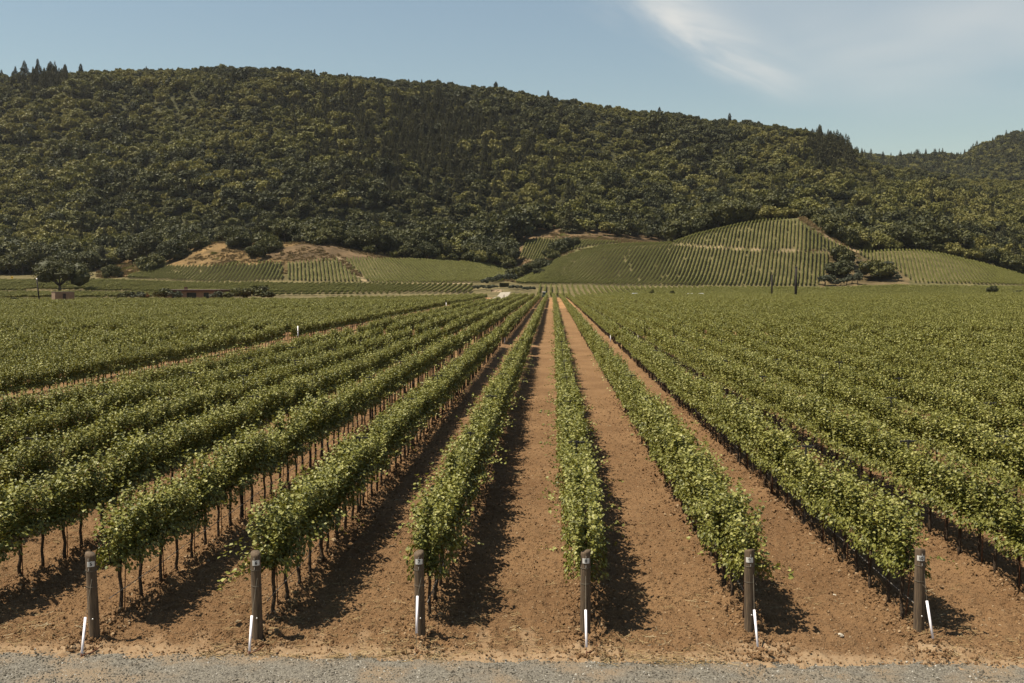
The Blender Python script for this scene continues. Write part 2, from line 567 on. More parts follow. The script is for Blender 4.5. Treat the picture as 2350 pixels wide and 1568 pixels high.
# photo areas that are not forest
P_KNOLL_LOW = [(1180, 645), (1230, 622), (1280, 597), (1330, 579), (1380, 567), (1440, 561), (1530, 556), (1548, 563), (1700, 574),
               (1900, 580), (1905, 610), (1890, 640), (1875, 657), (1700, 657), (1500, 656), (1190, 653)]
P_KNOLL_UP = [(1535, 556), (1600, 534), (1700, 512), (1800, 506), (1836, 508), (1850, 524), (1900, 550), (1950, 573), (1958, 577),
              (1900, 576), (1700, 569), (1548, 560)]
P_LOBE = [(1962, 580), (2050, 565), (2100, 566), (2150, 573), (2250, 595), (2350, 622), (2520, 630), (2520, 657), (2350, 656), (2200, 652),
          (2100, 650), (2085, 640), (2060, 620), (2000, 600)]
P_LEFT_A = [(293, 638), (330, 622), (388, 614), (506, 611), (584, 607), (649, 604), (649, 643), (520, 648), (422, 645), (293, 640)]
P_LEFT_B = [(659, 604), (774, 597), (829, 648), (659, 644)]
P_LEFT_C = [(789, 596), (940, 597), (1060, 604), (1160, 610), (1168, 640), (1150, 648), (990, 650), (849, 650)]
P_SMALL = [(1195, 590), (1207, 554), (1229, 549), (1320, 552), (1428, 558), (1351, 566), (1272, 585), (1230, 602)]
FOOT = curve((-800, 636), (0, 634), (150, 630), (230, 622), (280, 604), (330, 606), (400, 590), (440, 572), (470, 560), (520, 557), (650, 562),
             (740, 563), (830, 581), (900, 594), (1000, 602), (1100, 612), (1170, 606), (1195, 560), (1210, 545), (1280, 533), (1430, 546),
             (1540, 556), (1600, 600), (2150, 600), (2250, 614), (2350, 645), (3200, 670))


def ground_zone(x, y, z):
    """true colour of bare ground by place"""
    px, py, D = project(np.stack([x, y, z], 1))
    n = len(x)
    c = np.tile(np.array([0.30, 0.17, 0.085]), (n, 1))              # valley soil
    far = D > 366
    c[far] = (0.135, 0.110, 0.055)                                   # grassy aisles on the slopes
    hill = (D > 440)
    c[hill] = (0.13, 0.105, 0.050)
    nn = fbm(x / 26.0, y / 26.0, 41, 4)
    gold = np.array([0.148, 0.096, 0.044]) * (1 + 1.1 * nn[:, None])
    redd = np.array([0.105, 0.070, 0.039]) * (1 + 0.9 * nn[:, None])
    pn_ = px + 160 * fbm(x / 30.0, y / 18.0, 45, 3)
    b1 = (D > 495) & (D < 640) & (px > 230) & (px < 760)
    c[b1] = gold[b1]
    b2 = (D > 495) & (D < 640) & (pn_ >= 655) & (px > 560) & (px < 1000)
    c[b2] = redd[b2]
    b3 = (D > 560) & (D < 720) & (px > 1185) & (px < 1520)
    c[b3] = redd[b3] * 1.15
    b4 = (D > 470) & (D < 590) & (px > 1180)
    c[b4] = (0.105, 0.094, 0.040)
    lane = np.interp(px, [1548, 1700, 1900, 1960], [561.0, 571.0, 578, 578.5])
    bl = b4 & (px > 1540) & (px < 1965) & (np.abs(py - lane) < 2.6)
    c[bl] = (0.22, 0.165, 0.10)
    b5 = (D > 505) & (D < 610) & (px > 1830) & (px < 1975) & (py < yC(px) + 5)
    c[b5] = (0.27, 0.19, 0.11)
    b6 = (D > 470) & (D < 545) & (px > 1880) & (px < 2085)
    c[b6] = np.array([0.125, 0.092, 0.048]) * (1 + 1.2 * nn[b6][:, None])
    for pl in (P_LEFT_A, P_LEFT_B, P_LEFT_C, P_SMALL, P_KNOLL_LOW, P_KNOLL_UP, P_LOBE):
        c[(D < 700) & inside(px, py, pl)] = (0.115, 0.098, 0.045)
    dl = (D > 470) & (D < 566) & (py > 590) & (py < 652) & (np.abs(px - (782 + (py - 596) * 1.13)) < 4.5)
    c[dl] = (0.24, 0.18, 0.11)
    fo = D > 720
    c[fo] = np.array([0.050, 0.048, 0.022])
    return np.clip(c, 0, 1)


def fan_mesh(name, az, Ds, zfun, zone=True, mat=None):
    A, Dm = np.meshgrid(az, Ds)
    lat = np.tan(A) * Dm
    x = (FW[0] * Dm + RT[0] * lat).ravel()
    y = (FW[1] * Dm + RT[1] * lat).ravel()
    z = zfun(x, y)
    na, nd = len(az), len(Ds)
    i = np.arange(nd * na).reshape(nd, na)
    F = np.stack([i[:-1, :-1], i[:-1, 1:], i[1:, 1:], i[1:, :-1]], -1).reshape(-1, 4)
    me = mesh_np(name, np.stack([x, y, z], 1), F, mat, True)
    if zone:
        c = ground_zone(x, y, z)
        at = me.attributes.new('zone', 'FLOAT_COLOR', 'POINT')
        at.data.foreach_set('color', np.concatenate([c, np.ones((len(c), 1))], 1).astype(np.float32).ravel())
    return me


# whole ground: soil plain out to the slopes, then the hills
def flat_fan(x, y):
    return np.full_like(x, -0.06)


AZ = np.arctan(np.linspace(-0.80, 0.80, 501))
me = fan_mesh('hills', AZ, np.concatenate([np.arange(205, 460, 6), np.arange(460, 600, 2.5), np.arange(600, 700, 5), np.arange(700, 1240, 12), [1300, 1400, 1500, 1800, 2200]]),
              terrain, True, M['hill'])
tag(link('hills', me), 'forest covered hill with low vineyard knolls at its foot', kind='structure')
# the plain reaches the horizon all round
R_ = 6000.0
me = MB().add([(-R_, -R_, -0.12), (R_, -R_, -0.12), (R_, 206, -0.12), (-R_, 206, -0.12), (-R_, 206.01, -3.0), (R_, 206.01, -3.0), (R_, R_, -3.0), (-R_, R_, -3.0)],
               [(0, 1, 2, 3), (3, 2, 5, 4), (4, 5, 6, 7)]).mesh('ground', M['soil'])
tag(link('ground', me), 'brown soil plain', kind='structure')

# ------------------------------------------------------------------ rows and near ground
ROW = 2.4
POST_PX = {5: (218, 1470), 6: (592, 1468), 7: (965, 1468), 8: (1343, 1461), 9: (1720, 1460), 10: (2108, 1463)}
POSTS = {k: px_ground(*p) for k, p in POST_PX.items()}
X8 = float(np.mean([POSTS[k][0] - ROW * (k - 8) for k in POSTS]))
print('row offset', X8, {k: tuple(np.round(v, 2)) for k, v in POSTS.items()})
YP = float(np.mean([p[1] for p in POSTS.values()]))


def row_x(k):
    return X8 + ROW * (k - 8) + (1.5 if k < -1 else 0.0)


LANE = {-1, 0}        # two row places left free: the track between the blocks


def near_height(x, y):
    ph = (x - X8) / ROW
    dr = np.abs(ph - np.round(ph)) * ROW
    berm = 0.07 * np.exp(-(dr / 0.28) ** 2) * smooth(YP - 0.9, YP + 0.6, y)
    rough = 1.0 + 1.2 * np.exp(-(dr / 0.4) ** 2)
    hgt = 0.055 * fbm(x * 2.2, y * 2.2, 5, 3) + 0.12 * rough * fbm(x * 6.5, y * 6.5, 6, 2) + 0.10 * rough * fbm(x * 13.0, y * 13.0, 8, 1)
    hgt = hgt + 0.005 * np.sin(x * 34.0 + 2.0 * fbm(x * 0.8, y * 0.5, 14, 2)) * (0.4 + vnoise(x * 1.2, y * 0.4, 15))
    ridge = 0.012 * np.abs(fbm(x * 13.0, y * 9.0, 12, 2))
    return berm + hgt + ridge


TRACKS = [((1115, 1430), (1107, 1500), 0.20), ((1208, 1428), (1216, 1502), 0.23), ((372, 1440), (330, 1508), 0.2), ((480, 1436), (440, 1508), 0.22),
          ((742, 1440), (715, 1505), 0.2), ((840, 1440), (822, 1505), 0.2)]


def near_dust(x, y):
    d_ = smooth(YP - 0.20, YP - 0.70, y + 0.25 * fbm(x * 1.1, y * 1.1, 21, 3)) * 0.85
    for k in POSTS:
        g = POSTS[k]
        r2 = ((x - g[0] - 0.05) / 0.62) ** 2 + ((y - g[1] + 0.55) / 0.22) ** 2
        d_ = np.maximum(d_, np.exp(-r2) * 1.0)
    flat = np.zeros_like(d_)
    for a, b, wd in TRACKS:
        a3, b3 = px_ground(*a), px_ground(*b)
        t = np.clip(((x - a3[0]) * (b3[0] - a3[0]) + (y - a3[1]) * (b3[1] - a3[1])) / ((b3[0] - a3[0]) ** 2 + (b3[1] - a3[1]) ** 2), 0, 1)
        dist = np.hypot(x - a3[0] - t * (b3[0] - a3[0]), y - a3[1] - t * (b3[1] - a3[1])) + 0.05 * fbm(x * 6, y * 6, 31, 2)
        mk = 1 - smooth(wd * 0.30, wd * 0.62, dist)
        mk = mk * smooth(0.0, 0.35, t + 0.4 * fbm(x * 5, y * 5, 35, 2)) * (0.72 + 0.28 * np.sin((x - a3[0]) * 95.0) * np.sin(y * 60.0))
        flat = np.maximum(flat, mk)
    return np.clip(np.maximum(d_, flat * (0.72 + 0.6 * fbm(x * 9, y * 2.5, 33, 2))), 0, 1), flat


def grid(x0, x1, y0, y1, st):
    xs, ys = np.arange(x0, x1 + st / 2, st), np.arange(y0, y1 + st / 2, st)
    X, Y = np.meshgrid(xs, ys)
    i = np.arange(X.size).reshape(X.shape)
    F = np.stack([i[:-1, :-1], i[:-1, 1:], i[1:, 1:], i[1:, :-1]], -1).reshape(-1, 4)
    return X.ravel(), Y.ravel(), F


def in_frame(x, y, z=0.0, mx=60, my=60):
    px, py, D = project(np.stack([x, y, np.full_like(x, z)], 1))
    return (px > -mx) & (px < 2350 + mx) & (py < 1568 + my) & (D > 3)


GY = float(px_ground(1175, 1516)[1])            # edge between gravel and soil


def gravel_edge(x):
    return GY + 0.34 * fbm(x * 0.9, x * 0 + 3.3, 51, 4) + 0.006 * x


def soil_patch(x0, x1, y0, y1, st, seam=None):
    X, Y, F = grid(x0, x1, y0, y1, st)
    dust, flat = near_dust(X, Y)
    Z = near_height(X, Y) * (1 - 0.85 * flat) * (1 - 0.45 * dust) - 0.012 * flat
    Z -= 0.035 * smooth(0.02, -0.25, Y - gravel_edge(X))
    if seam:
        Z -= 0.05 * smooth(seam + 0.15, seam - 0.1, Y)
    keep = in_frame(X, Y, 0.0, 900, 600)
    F = F[keep[F].all(1)]
    used = np.zeros(len(X), bool)
    used[F.ravel()] = True
    mp = np.cumsum(used) - 1
    me = mesh_np('soil_bed', np.stack([X, Y, Z], 1)[used], mp[F], M['soil'], True)
    at = me.attributes.new('dust', 'FLOAT', 'POINT')
    at.data.foreach_set('value', dust[used].astype(np.float32))
    return me


tag(link('soil_bed', soil_patch(-14, 14, 12.9, 21.0, 0.037)), 'tilled brown soil between the vine rows', kind='structure')
tag(link('soil_bed', soil_patch(-36, 36, 20.6, 46.0, 0.09, 21.0)), 'tilled brown soil between the vine rows', kind='structure')
tag(link('soil_bed', soil_patch(-150, 150, 45.0, 210.0, 0.6, 46.0)), 'tilled brown soil between the vine rows', kind='structure')
X, Y, F = grid(-18, 18, 7.0, GY + 0.8, 0.045)
ge = Y - gravel_edge(X)
Z = 0.012 + 0.02 * fbm(X * 3, Y * 3, 61, 3) + 0.016 * fbm(X * 22, Y * 22, 62, 2) - 0.07 * smooth(-0.12, 0.22, ge + 0.5 * fbm(X * 3.5, Y * 5, 63, 3))
tag(link('gravel_road', mesh_np('gravel_road', np.stack([X, Y, Z], 1), F, M['gravel'], True)), 'grey gravel road along the bottom', kind='structure')


# ------------------------------------------------------------------ instancing of countless pieces
def instancer(name, P, rot, scl, idx, protos, label):
    """one object that repeats the given meshes on its points"""
    c = bpy.data.collections.new(name + '_source')
    for k, (pn, pm) in enumerate(protos):
        o = bpy.data.objects.new('%s.%03d' % (pn, k), pm)
        c.objects.link(o)
    me = bpy.data.meshes.new(name)
    P = np.asarray(P, np.float32)
    me.vertices.add(len(P))
    me.vertices.foreach_set('co', P.ravel())
    scl = np.asarray(scl, np.float32)
    if scl.ndim == 1:
        scl = np.repeat(scl[:, None], 3, 1)
    for nm, ty, arr in (('rot', 'FLOAT_VECTOR', np.asarray(rot, np.float32)), ('scl', 'FLOAT_VECTOR', scl)):
        at = me.attributes.new(nm, ty, 'POINT')
        at.data.foreach_set('vector', arr.ravel())
    at = me.attributes.new('idx', 'INT', 'POINT')
    at.data.foreach_set('value', np.asarray(idx, np.int32))
    me.update()
    ng = bpy.data.node_groups.new(name + '_scatter', 'GeometryNodeTree')
    ng.interface.new_socket(name='Geometry', in_out='INPUT', socket_type='NodeSocketGeometry')
    ng.interface.new_socket(name='Geometry', in_out='OUTPUT', socket_type='NodeSocketGeometry')
    N, Lk = ng.nodes, ng.links
    gi, go = N.new('NodeGroupInput'), N.new('NodeGroupOutput')
    ci = N.new('GeometryNodeCollectionInfo')
    ci.inputs['Collection'].default_value = c
    ci.inputs['Separate Children'].default_value = True
    ci.inputs['Reset Children'].default_value = True
    ip = N.new('GeometryNodeInstanceOnPoints')
    ip.inputs['Pick Instance'].default_value = True
    def attr(nm, ty):
        a = N.new('GeometryNodeInputNamedAttribute')
        a.data_type = ty
        a.inputs['Name'].default_value = nm
        return a.outputs['Attribute']
    e = N.new('FunctionNodeEulerToRotation')
    Lk.new(attr('rot', 'FLOAT_VECTOR'), e.inputs[0])
    Lk.new(gi.outputs[0], ip.inputs['Points'])
    Lk.new(ci.outputs[0], ip.inputs['Instance'])
    Lk.new(attr('idx', 'INT'), ip.inputs['Instance Index'])
    Lk.new(e.outputs[0], ip.inputs['Rotation'])
    Lk.new(attr('scl', 'FLOAT_VECTOR'), ip.inputs['Scale'])
    Lk.new(ip.outputs[0], go.inputs[0])
    o = link(name, me)
    md = o.modifiers.new('scatter', 'NODES')
    md.node_group = ng
    return tag(o, label, kind='stuff')


def lump_mesh(name, seed, mat, n=2, squash=0.7, rough=0.35):
    r = np.random.default_rng(seed)
    lat, lon = 4, 7
    V = [(0, 0, -1)]
    for i in range(1, lat):
        for j in range(lon):
            a, b = math.pi * i / lat - math.pi / 2, 2 * math.pi * (j + 0.5 * (i % 2)) / lon
            V.append((math.cos(a) * math.cos(b), math.cos(a) * math.sin(b), math.sin(a)))
    V.append((0, 0, 1))
    V = np.array(V) * (1 + rough * (r.random((len(V), 1)) - 0.5) * 2)
    V[:, 2] *= squash
    T = []
    for j in range(lon):
        j2 = (j + 1) % lon
        T.append((0, 1 + j2, 1 + j))
        for i in range(lat - 2):
            a, b = 1 + i * lon, 1 + (i + 1) * lon
            T += [(a + j, a + j2, b + j2), (a + j, b + j2, b + j)]
        e = 1 + (lat - 2) * lon
        T.append((e + j, e + j2, len(V) - 1))
    return mesh_np(name, V, np.array(T), mat, False)


# gravel stones
n = 26000
gx = rng.uniform(-11, 11, n)
gy = rng.uniform(11.6, GY + 0.45, n)
ge = gy - gravel_edge(gx)
keep = (rng.random(n) < 1 - smooth(-0.15, 0.18, ge)) & in_frame(gx, gy, 0.0, 400, 120)
gx, gy = gx[keep], gy[keep]
n = len(gx)
instancer('gravel_stones', np.stack([gx, gy, np.full(n, 0.012)], 1), rng.uniform(0, 6.28, (n, 3)) * (0.15, 0.15, 1),
          0.0075 + 0.010 * rng.random(n) ** 2.5, rng.integers(0, 5, n),
          [('gravel_stone', lump_mesh('gravel_stone', 100 + k, M['pebble'])) for k in range(5)], 'loose grey stones on the gravel road')
# soil clods
n = 240000
cy = YP - 0.8 + (46 - YP) * rng.random(n) ** 1.7
cx = rng.uniform(-0.62, 0.62, n) * cy
ph = (cx - X8) / ROW
dr = np.abs(ph - np.round(ph)) * ROW
du, fl = near_dust(cx, cy)
keep = in_frame(cx, cy, 0.0, 300, 60) & (rng.random(n) < (0.35 + 0.65 * np.exp(-(dr / 0.35) ** 2)) * (1 - 0.85 * np.maximum(du, fl)))
cx, cy, dr = cx[keep], cy[keep], dr[keep]
n = len(cx)
cs = (0.009 + 0.019 * rng.random(n) ** 2.6) * (0.8 + 0.02 * (cy - YP)) * (1 + 0.9 * np.exp(-(dr / 0.3) ** 2) * rng.random(n))
instancer('soil_clods', np.stack([cx, cy, near_height(cx, cy) + cs * 0.25], 1), rng.uniform(0, 6.28, (n, 3)) * (0.3, 0.3, 1), cs,
          rng.integers(0, 5, n), [('soil_clod', lump_mesh('soil_clod', 200 + k, M['clod'], rough=0.45)) for k in range(5)],
          'clods of tilled brown soil between the rows')


# straw and dead leaves strewn on the soil
def straw_mesh(seed):
    r = np.random.default_rng(seed)
    b = MB()
    for q in range(4):
        a = r.uniform(0, 6.28)
        c = r.normal(0, 0.05, 2)
        l_ = r.uniform(0.03, 0.07)
        b.tube([(c[0] - l_ * math.cos(a), c[1] - l_ * math.sin(a), 0.004), (c[0] + l_ * math.cos(a), c[1] + l_ * math.sin(a), r.uniform(0.006, 0.03))], 0.003, 3, False)
    return b.mesh('straw', M['straw'])


M['straw'] = pebble_mat('dry_straw', (0.20, 0.13, 0.06), (0.34, 0.25, 0.125), (0.38, 0.31, 0.19))
n = 5200
wy = YP - 0.9 + 30 * rng.random(n) ** 2.2
wx = rng.uniform(-0.6, 0.6, n) * wy
keep = (fbm(wx * 0.5, wy * 0.5, 91, 3) > 0.02) & in_frame(wx, wy, 0.0, 20, 20)
wx, wy = wx[keep], wy[keep]
n = len(wx)
instancer('straw', np.stack([wx, wy, near_height(wx, wy) + 0.008], 1), np.stack([np.zeros(n), np.zeros(n), rng.uniform(0, 6.28, n)], 1), rng.uniform(0.6, 1.3, n),
          rng.integers(0, 4, n), [('straw', straw_mesh(60 + k)) for k in range(4)], 'bits of dry straw on the soil')


# ------------------------------------------------------------------ grapevines
def leaf_cards(P, tip, nrm, size, tint, w_=0.9):
    """folded five-pointed leaves: P base, tip direction, normal"""
    tip = tip / (np.linalg.norm(tip, axis=1, keepdims=True) + 1e-9)
    sd_ = np.cross(tip, nrm)
    sd_ /= np.linalg.norm(sd_, axis=1, keepdims=True) + 1e-9
    nn = np.cross(sd_, tip)
    S = size[:, None]
    def pt(a, b, c):
        return P + S * (sd_ * a * w_ + tip * b + nn * c)
    V = np.stack([pt(0, 0, 0), pt(-0.62, -0.12, 0.16), pt(-0.80, 0.62, 0.20), pt(0, 1.3, -0.12), pt(0.80, 0.62, 0.20), pt(0.62, -0.12, 0.16)], 1)
    n_ = len(P)
    b = (np.arange(n_) * 6)[:, None]
    F = np.concatenate([b + np.array([[0, 3, 2, 1]]), b + np.array([[0, 5, 4, 3]])], 0)
    return V.reshape(-1, 3), F, np.concatenate([tint, tint])


def canopy_mesh(name, seed, L, shoots, step, size, stray=1, mat=None, trunks=0, shell=1.0):
    r = np.random.default_rng(seed)
    P, T, Nn, CT = [], [], [], []
    hmul = r.uniform(0.90, 1.08)
    for i in range(shoots + stray):
        s = r.choice([-1.0, 1.0])
        oy = r.uniform(-L / 2, L / 2)
        ln = r.uniform(0.64, 0.98) * hmul
        lean = r.uniform(0.02, 0.33) if i < shoots else r.uniform(0.70, 1.05)
        if i < shoots and i % 11 == 0:
            ln *= r.uniform(1.12, 1.38)
            lean *= 0.7
        droop = r.uniform(0.05, 0.55) * lean * 2
        dy = r.normal(0, 0.16)
        if i >= shoots:
            ln *= 0.95
        m_ = int(ln / step)
        t = ((np.arange(m_) + r.random(m_) * 0.6) / m_) ** shell
        jt = 0.030 if i < shoots else 0.022
        x = s * (0.05 + lean * t ** 1.15 * ln * 0.85) + r.normal(0, jt, m_)
        y = oy + dy * t + r.normal(0, jt, m_)
        z = 0.80 + ln * (t * 1.0 - droop * t * t) + r.normal(0, 0.025, m_)
        P.append(np.stack([x, y, z], 1))
        a = r.uniform(0, 2 * math.pi, m_)
        out = np.stack([np.cos(a) * 0.8 + s * 0.35, np.sin(a) * 0.9, r.uniform(-0.7, 0.15, m_)], 1)
        T.append(out)
        Nn.append(np.stack([np.cos(a) * 0.45 + s * 0.2 + r.normal(0, 0.35, m_), np.sin(a) * 0.45 + r.normal(0, 0.35, m_), 0.85 + r.normal(0, 0.30, m_)], 1))
        CT.append(np.full(m_, r.normal(0, 0.13)))
    # skirt hanging below the cordon
    k = int(shoots * 2.2 * 0.075 / step)
    s = r.choice([-1.0, 1.0], k)
    P.append(np.stack([s * r.uniform(0.05, 0.34, k), r.uniform(-L / 2, L / 2, k), r.uniform(0.72, 0.95, k)], 1))
    T.append(np.stack([s * 0.6, r.normal(0, 0.5, k), -r.uniform(0.3, 1, k)], 1))
    Nn.append(np.stack([s * 0.9 + r.normal(0, 0.4, k), r.normal(0, 0.5, k), 0.5 + r.normal(0, 0.3, k)], 1))
    CT.append(np.full(k, -0.12))
    P, T, Nn, CT = np.concatenate(P), np.concatenate(T), np.concatenate(Nn), np.concatenate(CT)
    P[:, 2] = np.maximum(P[:, 2], 0.55)
    sz = size * r.uniform(0.65, 1.2, len(P))
    tint = np.clip(r.normal(0.44, 0.22, len(P)) + CT, 0, 1)
    V, F, C = leaf_cards(P, T, Nn, sz, tint)
    if trunks:
        b = MB()
        for q in range(trunks):
            yy = -L / 2 + L * (q + 0.5) / trunks
            b.tube([(0, yy, -0.05), (0.0, yy, 0.85)], 0.035, 4, False)
        V = np.concatenate([V, np.array(b.v)])
        F = [F, np.array(b.f) + (len(V) - len(b.v))]
        me = mesh_np(name, V, F, mat, False, np.concatenate([C, np.zeros(len(b.f))]))
        me.materials.append(M['trunk'])
        mi = np.zeros(len(me.polygons), np.int32)
        mi[-len(b.f):] = 1
        me.polygons.foreach_set('material_index', mi)
        return me
    return mesh_np(name, V, F, mat, False, C)


def trunk_mesh(seed):
    r = np.random.default_rng(seed)
    b = MB()
    zs = [-0.08, 0.12, 0.32, 0.55, 0.76]
    path = [(r.normal(0, 0.010), r.normal(0, 0.012), z) for z in zs]
    b.tube(path, [0.036, 0.030, 0.026, 0.027, 0.034], 7)
    for s in (-1, 1):
        b.tube([(path[-1][0], path[-1][1], 0.72), (0, s * 0.10, 0.80), (r.normal(0, .01), s * 0.40, 0.82)], [0.026, 0.020, 0.014], 6)
    for q in range(5):
        y = r.uniform(-0.35, 0.35)
        b.tube([(0, y, 0.81), (r.normal(0, .06), y + r.normal(0, .05), 1.05), (r.normal(0, .16), y + r.normal(0, .1), 1.35)], [0.009, 0.006, 0.004], 4, False)
    return b.mesh('trunk', M['trunk'], True)


VSP = 0.75
NV = 10
CAN = [canopy_mesh('canopy', 300 + k, 0.86, 72, 0.034, 0.039, stray=(3 if k % 3 == 0 else 2), mat=M['vine']) for k in range(NV)]
TRK = [trunk_mesh(400 + k) for k in range(4)]
NEAR = [canopy_mesh('vine', 500 + k, 0.86, 54, 0.040, 0.046, stray=2, mat=M['vine'], trunks=1) for k in range(6)]
MID = [canopy_mesh('vine_stretch', 600 + k, 1.65, 84, 0.066, 0.068, stray=2, mat=M['vine'], trunks=2, shell=0.75) for k in range(6)]
FAR = [canopy_mesh('vine_stretch', 700 + k, 3.2, 120, 0.095, 0.105, stray=3, mat=M['vine'], trunks=2, shell=0.6) for k in range(6)]

BREAKS = [(14.0, 80.0), (84.0, 203.5), (208.0, 331.0)]
cand = []
for k in range(-130, 140):
    if k in LANE:
        continue
    x = row_x(k)
    for a, b in BREAKS:
        if k in (1, 2) and b > 300:
            b = 243.0 + 20 * (k - 1)
        if k < -2 and b > 300:
            b = 334.0 if x < -78 else 346.0
        st = YP + (0.66 if k < 9 else 0.92) if a < 20 else a
        ys = np.arange(st + rng.uniform(0, 0.1), b, VSP)
        cand.append(np.stack([np.full(len(ys), float(k)), np.full(len(ys), x), ys], 1))
    if k > 13:
        ys = np.arange(331.0, 364.0, VSP)
        cand.append(np.stack([np.full(len(ys), float(k)), np.full(len(ys), x), ys], 1))
cand = np.concatenate(cand)
cand = cand[in_frame(cand[:, 1], cand[:, 2], 1.0, 110, 160) | ((cand[:, 2] < 75) & in_frame(cand[:, 1], cand[:, 2], 1.0, 900, 400))]
D_ = cand[:, 1] * FW[0] + cand[:, 2] * FW[1]
cand = cand[np.argsort(D_)]
D_ = np.sort(D_)
shed_free = (np.abs(cand[:, 1] + 153.0) < 6.5) & (np.abs(cand[:, 2] - 305.5) < 7.5)
cand = cand[~shed_free]
D_ = cand[:, 1] * FW[0] + cand[:, 2] * FW[1]
D_ = np.sort(D_)
seen = in_frame(cand[:, 1], cand[:, 2], 1.2, 10, 20)
near_ids = np.where(seen)[0][:300]
is_near = np.zeros(len(cand), bool)
is_near[near_ids] = True

WORDS = {1: 'first', 2: 'second', 3: 'third', 4: 'fourth', 5: 'fifth', 6: 'sixth', 7: 'seventh', 8: 'eighth', 9: 'ninth'}


DIG = {5: 'five', 6: 'six', 7: 'seven', 8: 'eight', 9: 'nine', 10: 'ten'}


def row_phrase(k):
    if 5 <= k <= 10:
        return 'in the row behind post ' + DIG[k]
    if k < 5:
        return 'in the %s row left of the row behind post five' % WORDS.get(5 - k, 'far')
    return 'in the %s row right of the row behind post ten' % WORDS.get(k - 10, 'far')


first_in_row = {}
for i in near_ids:
    k = int(cand[i, 0])
    if k not in first_in_row:
        first_in_row[k] = i
ORD = dict(zip(range(2, 15), 'second third fourth fifth sixth seventh eighth ninth tenth eleventh twelfth thirteenth fourteenth'.split()))
cnt = {}
for i in near_ids:
    k, x, y = int(cand[i, 0]), cand[i, 1], cand[i, 2]
    z = float(near_height(np.array([x]), np.array([y]))[0]) - 0.02
    cnt[k] = cnt.get(k, 0) + 1
    gp = 'grapevines ' + row_phrase(k)
    if 5 <= k <= 10 and cnt[k] == 1:
        v = thing('grapevine', 'grapevine at the row end directly behind post ' + DIG[k], 'grapevine', group=gp)
    elif 5 <= k <= 10 and cnt[k] <= 14:
        v = thing('grapevine', '%s grapevine counted back from post %s in its row' % (ORD[cnt[k]], DIG[k]), 'grapevine', group=gp)
    elif 5 <= k <= 10:
        v = thing('grapevine', 'grapevine beyond the fourteenth in the row behind post ' + DIG[k], 'grapevine', group=gp)
    else:
        v = thing('grapevine', 'leafy grapevine ' + row_phrase(k), 'grapevine', group='grapevines ' + row_phrase(k))
    v.location = (x + rng.normal(0, 0.02), y + rng.normal(0, 0.03), z)
    s = rng.uniform(0.93, 1.08)
    v.scale = (s * rng.uniform(0.88, 1.14), s, s * rng.uniform(0.92, 1.08))
    fl_ = math.pi if rng.random() < 0.5 else 0.0
    link('trunk', TRK[rng.integers(0, 4)], v, rot=(0, 0, fl_))
    link('canopy', CAN[rng.integers(0, NV)], v, rot=(0, 0, fl_ + rng.normal(0, 0.06)))

rest = ~is_near
mask = rest & (D_ < 60)
P = cand[mask]
n = len(P)
sc = rng.uniform(0.92, 1.08, (n, 3))
instancer('vine_rows', np.stack([P[:, 1] + rng.normal(0, .03, n), P[:, 2], np.full(n, -0.02)], 1),
          np.stack([np.zeros(n), np.zeros(n), rng.choice([0, math.pi], n)], 1), sc, rng.integers(0, 6, n), [('vine', m_) for m_ in NEAR],
          'rows of grapevines in the middle of the vineyard')
step2 = (np.arange(len(cand)) % 2 == 0)
# mid and far stretches: thinned along each row
def thin(lo, hi, every):
    m_ = rest & (D_ >= lo) & (D_ < hi)
    q = cand[m_]
    j = np.round(q[:, 2] / VSP).astype(int)
    return q[(j % every) == 0]
def low_freq(q, seed):
    return 1.0 + 0.10 * fbm(q[:, 1] / 9.0, q[:, 2] / 14.0, seed, 3) * 2
q = thin(60, 150, 2)
n = len(q)
gap = rng.random(n) > 0.012
q = q[gap]; n = len(q)
sc = rng.uniform(0.92, 1.08, (n, 3)) * low_freq(q, 71)[:, None] * np.array([0.84, 1, 1])
instancer('vine_rows', np.stack([q[:, 1] + rng.normal(0, .04, n), q[:, 2], np.full(n, -0.02)], 1),
          np.stack([np.zeros(n), np.zeros(n), rng.choice([0, math.pi], n)], 1), sc, rng.integers(0, 6, n), [('vine_stretch', m_) for m_ in MID],
          'rows of grapevines farther down the valley floor')
q = thin(150, 420, 4)
n = len(q)
gap = rng.random(n) > 0.01
q = q[gap]; n = len(q)
sc = rng.uniform(0.92, 1.08, (n, 3)) * low_freq(q, 73)[:, None] * np.array([0.78, 1, 1])
instancer('vine_rows', np.stack([q[:, 1] + rng.normal(0, .05, n), q[:, 2], terrain(q[:, 1], q[:, 2]) - 0.03], 1),
          np.stack([np.zeros(n), np.zeros(n), rng.choice([0, math.pi], n)], 1), sc, rng.integers(0, 6, n), [('vine_stretch', m_) for m_ in FAR],
          'rows of grapevines at the far end of the valley floor')
print('vines', len(cand), 'far', n)


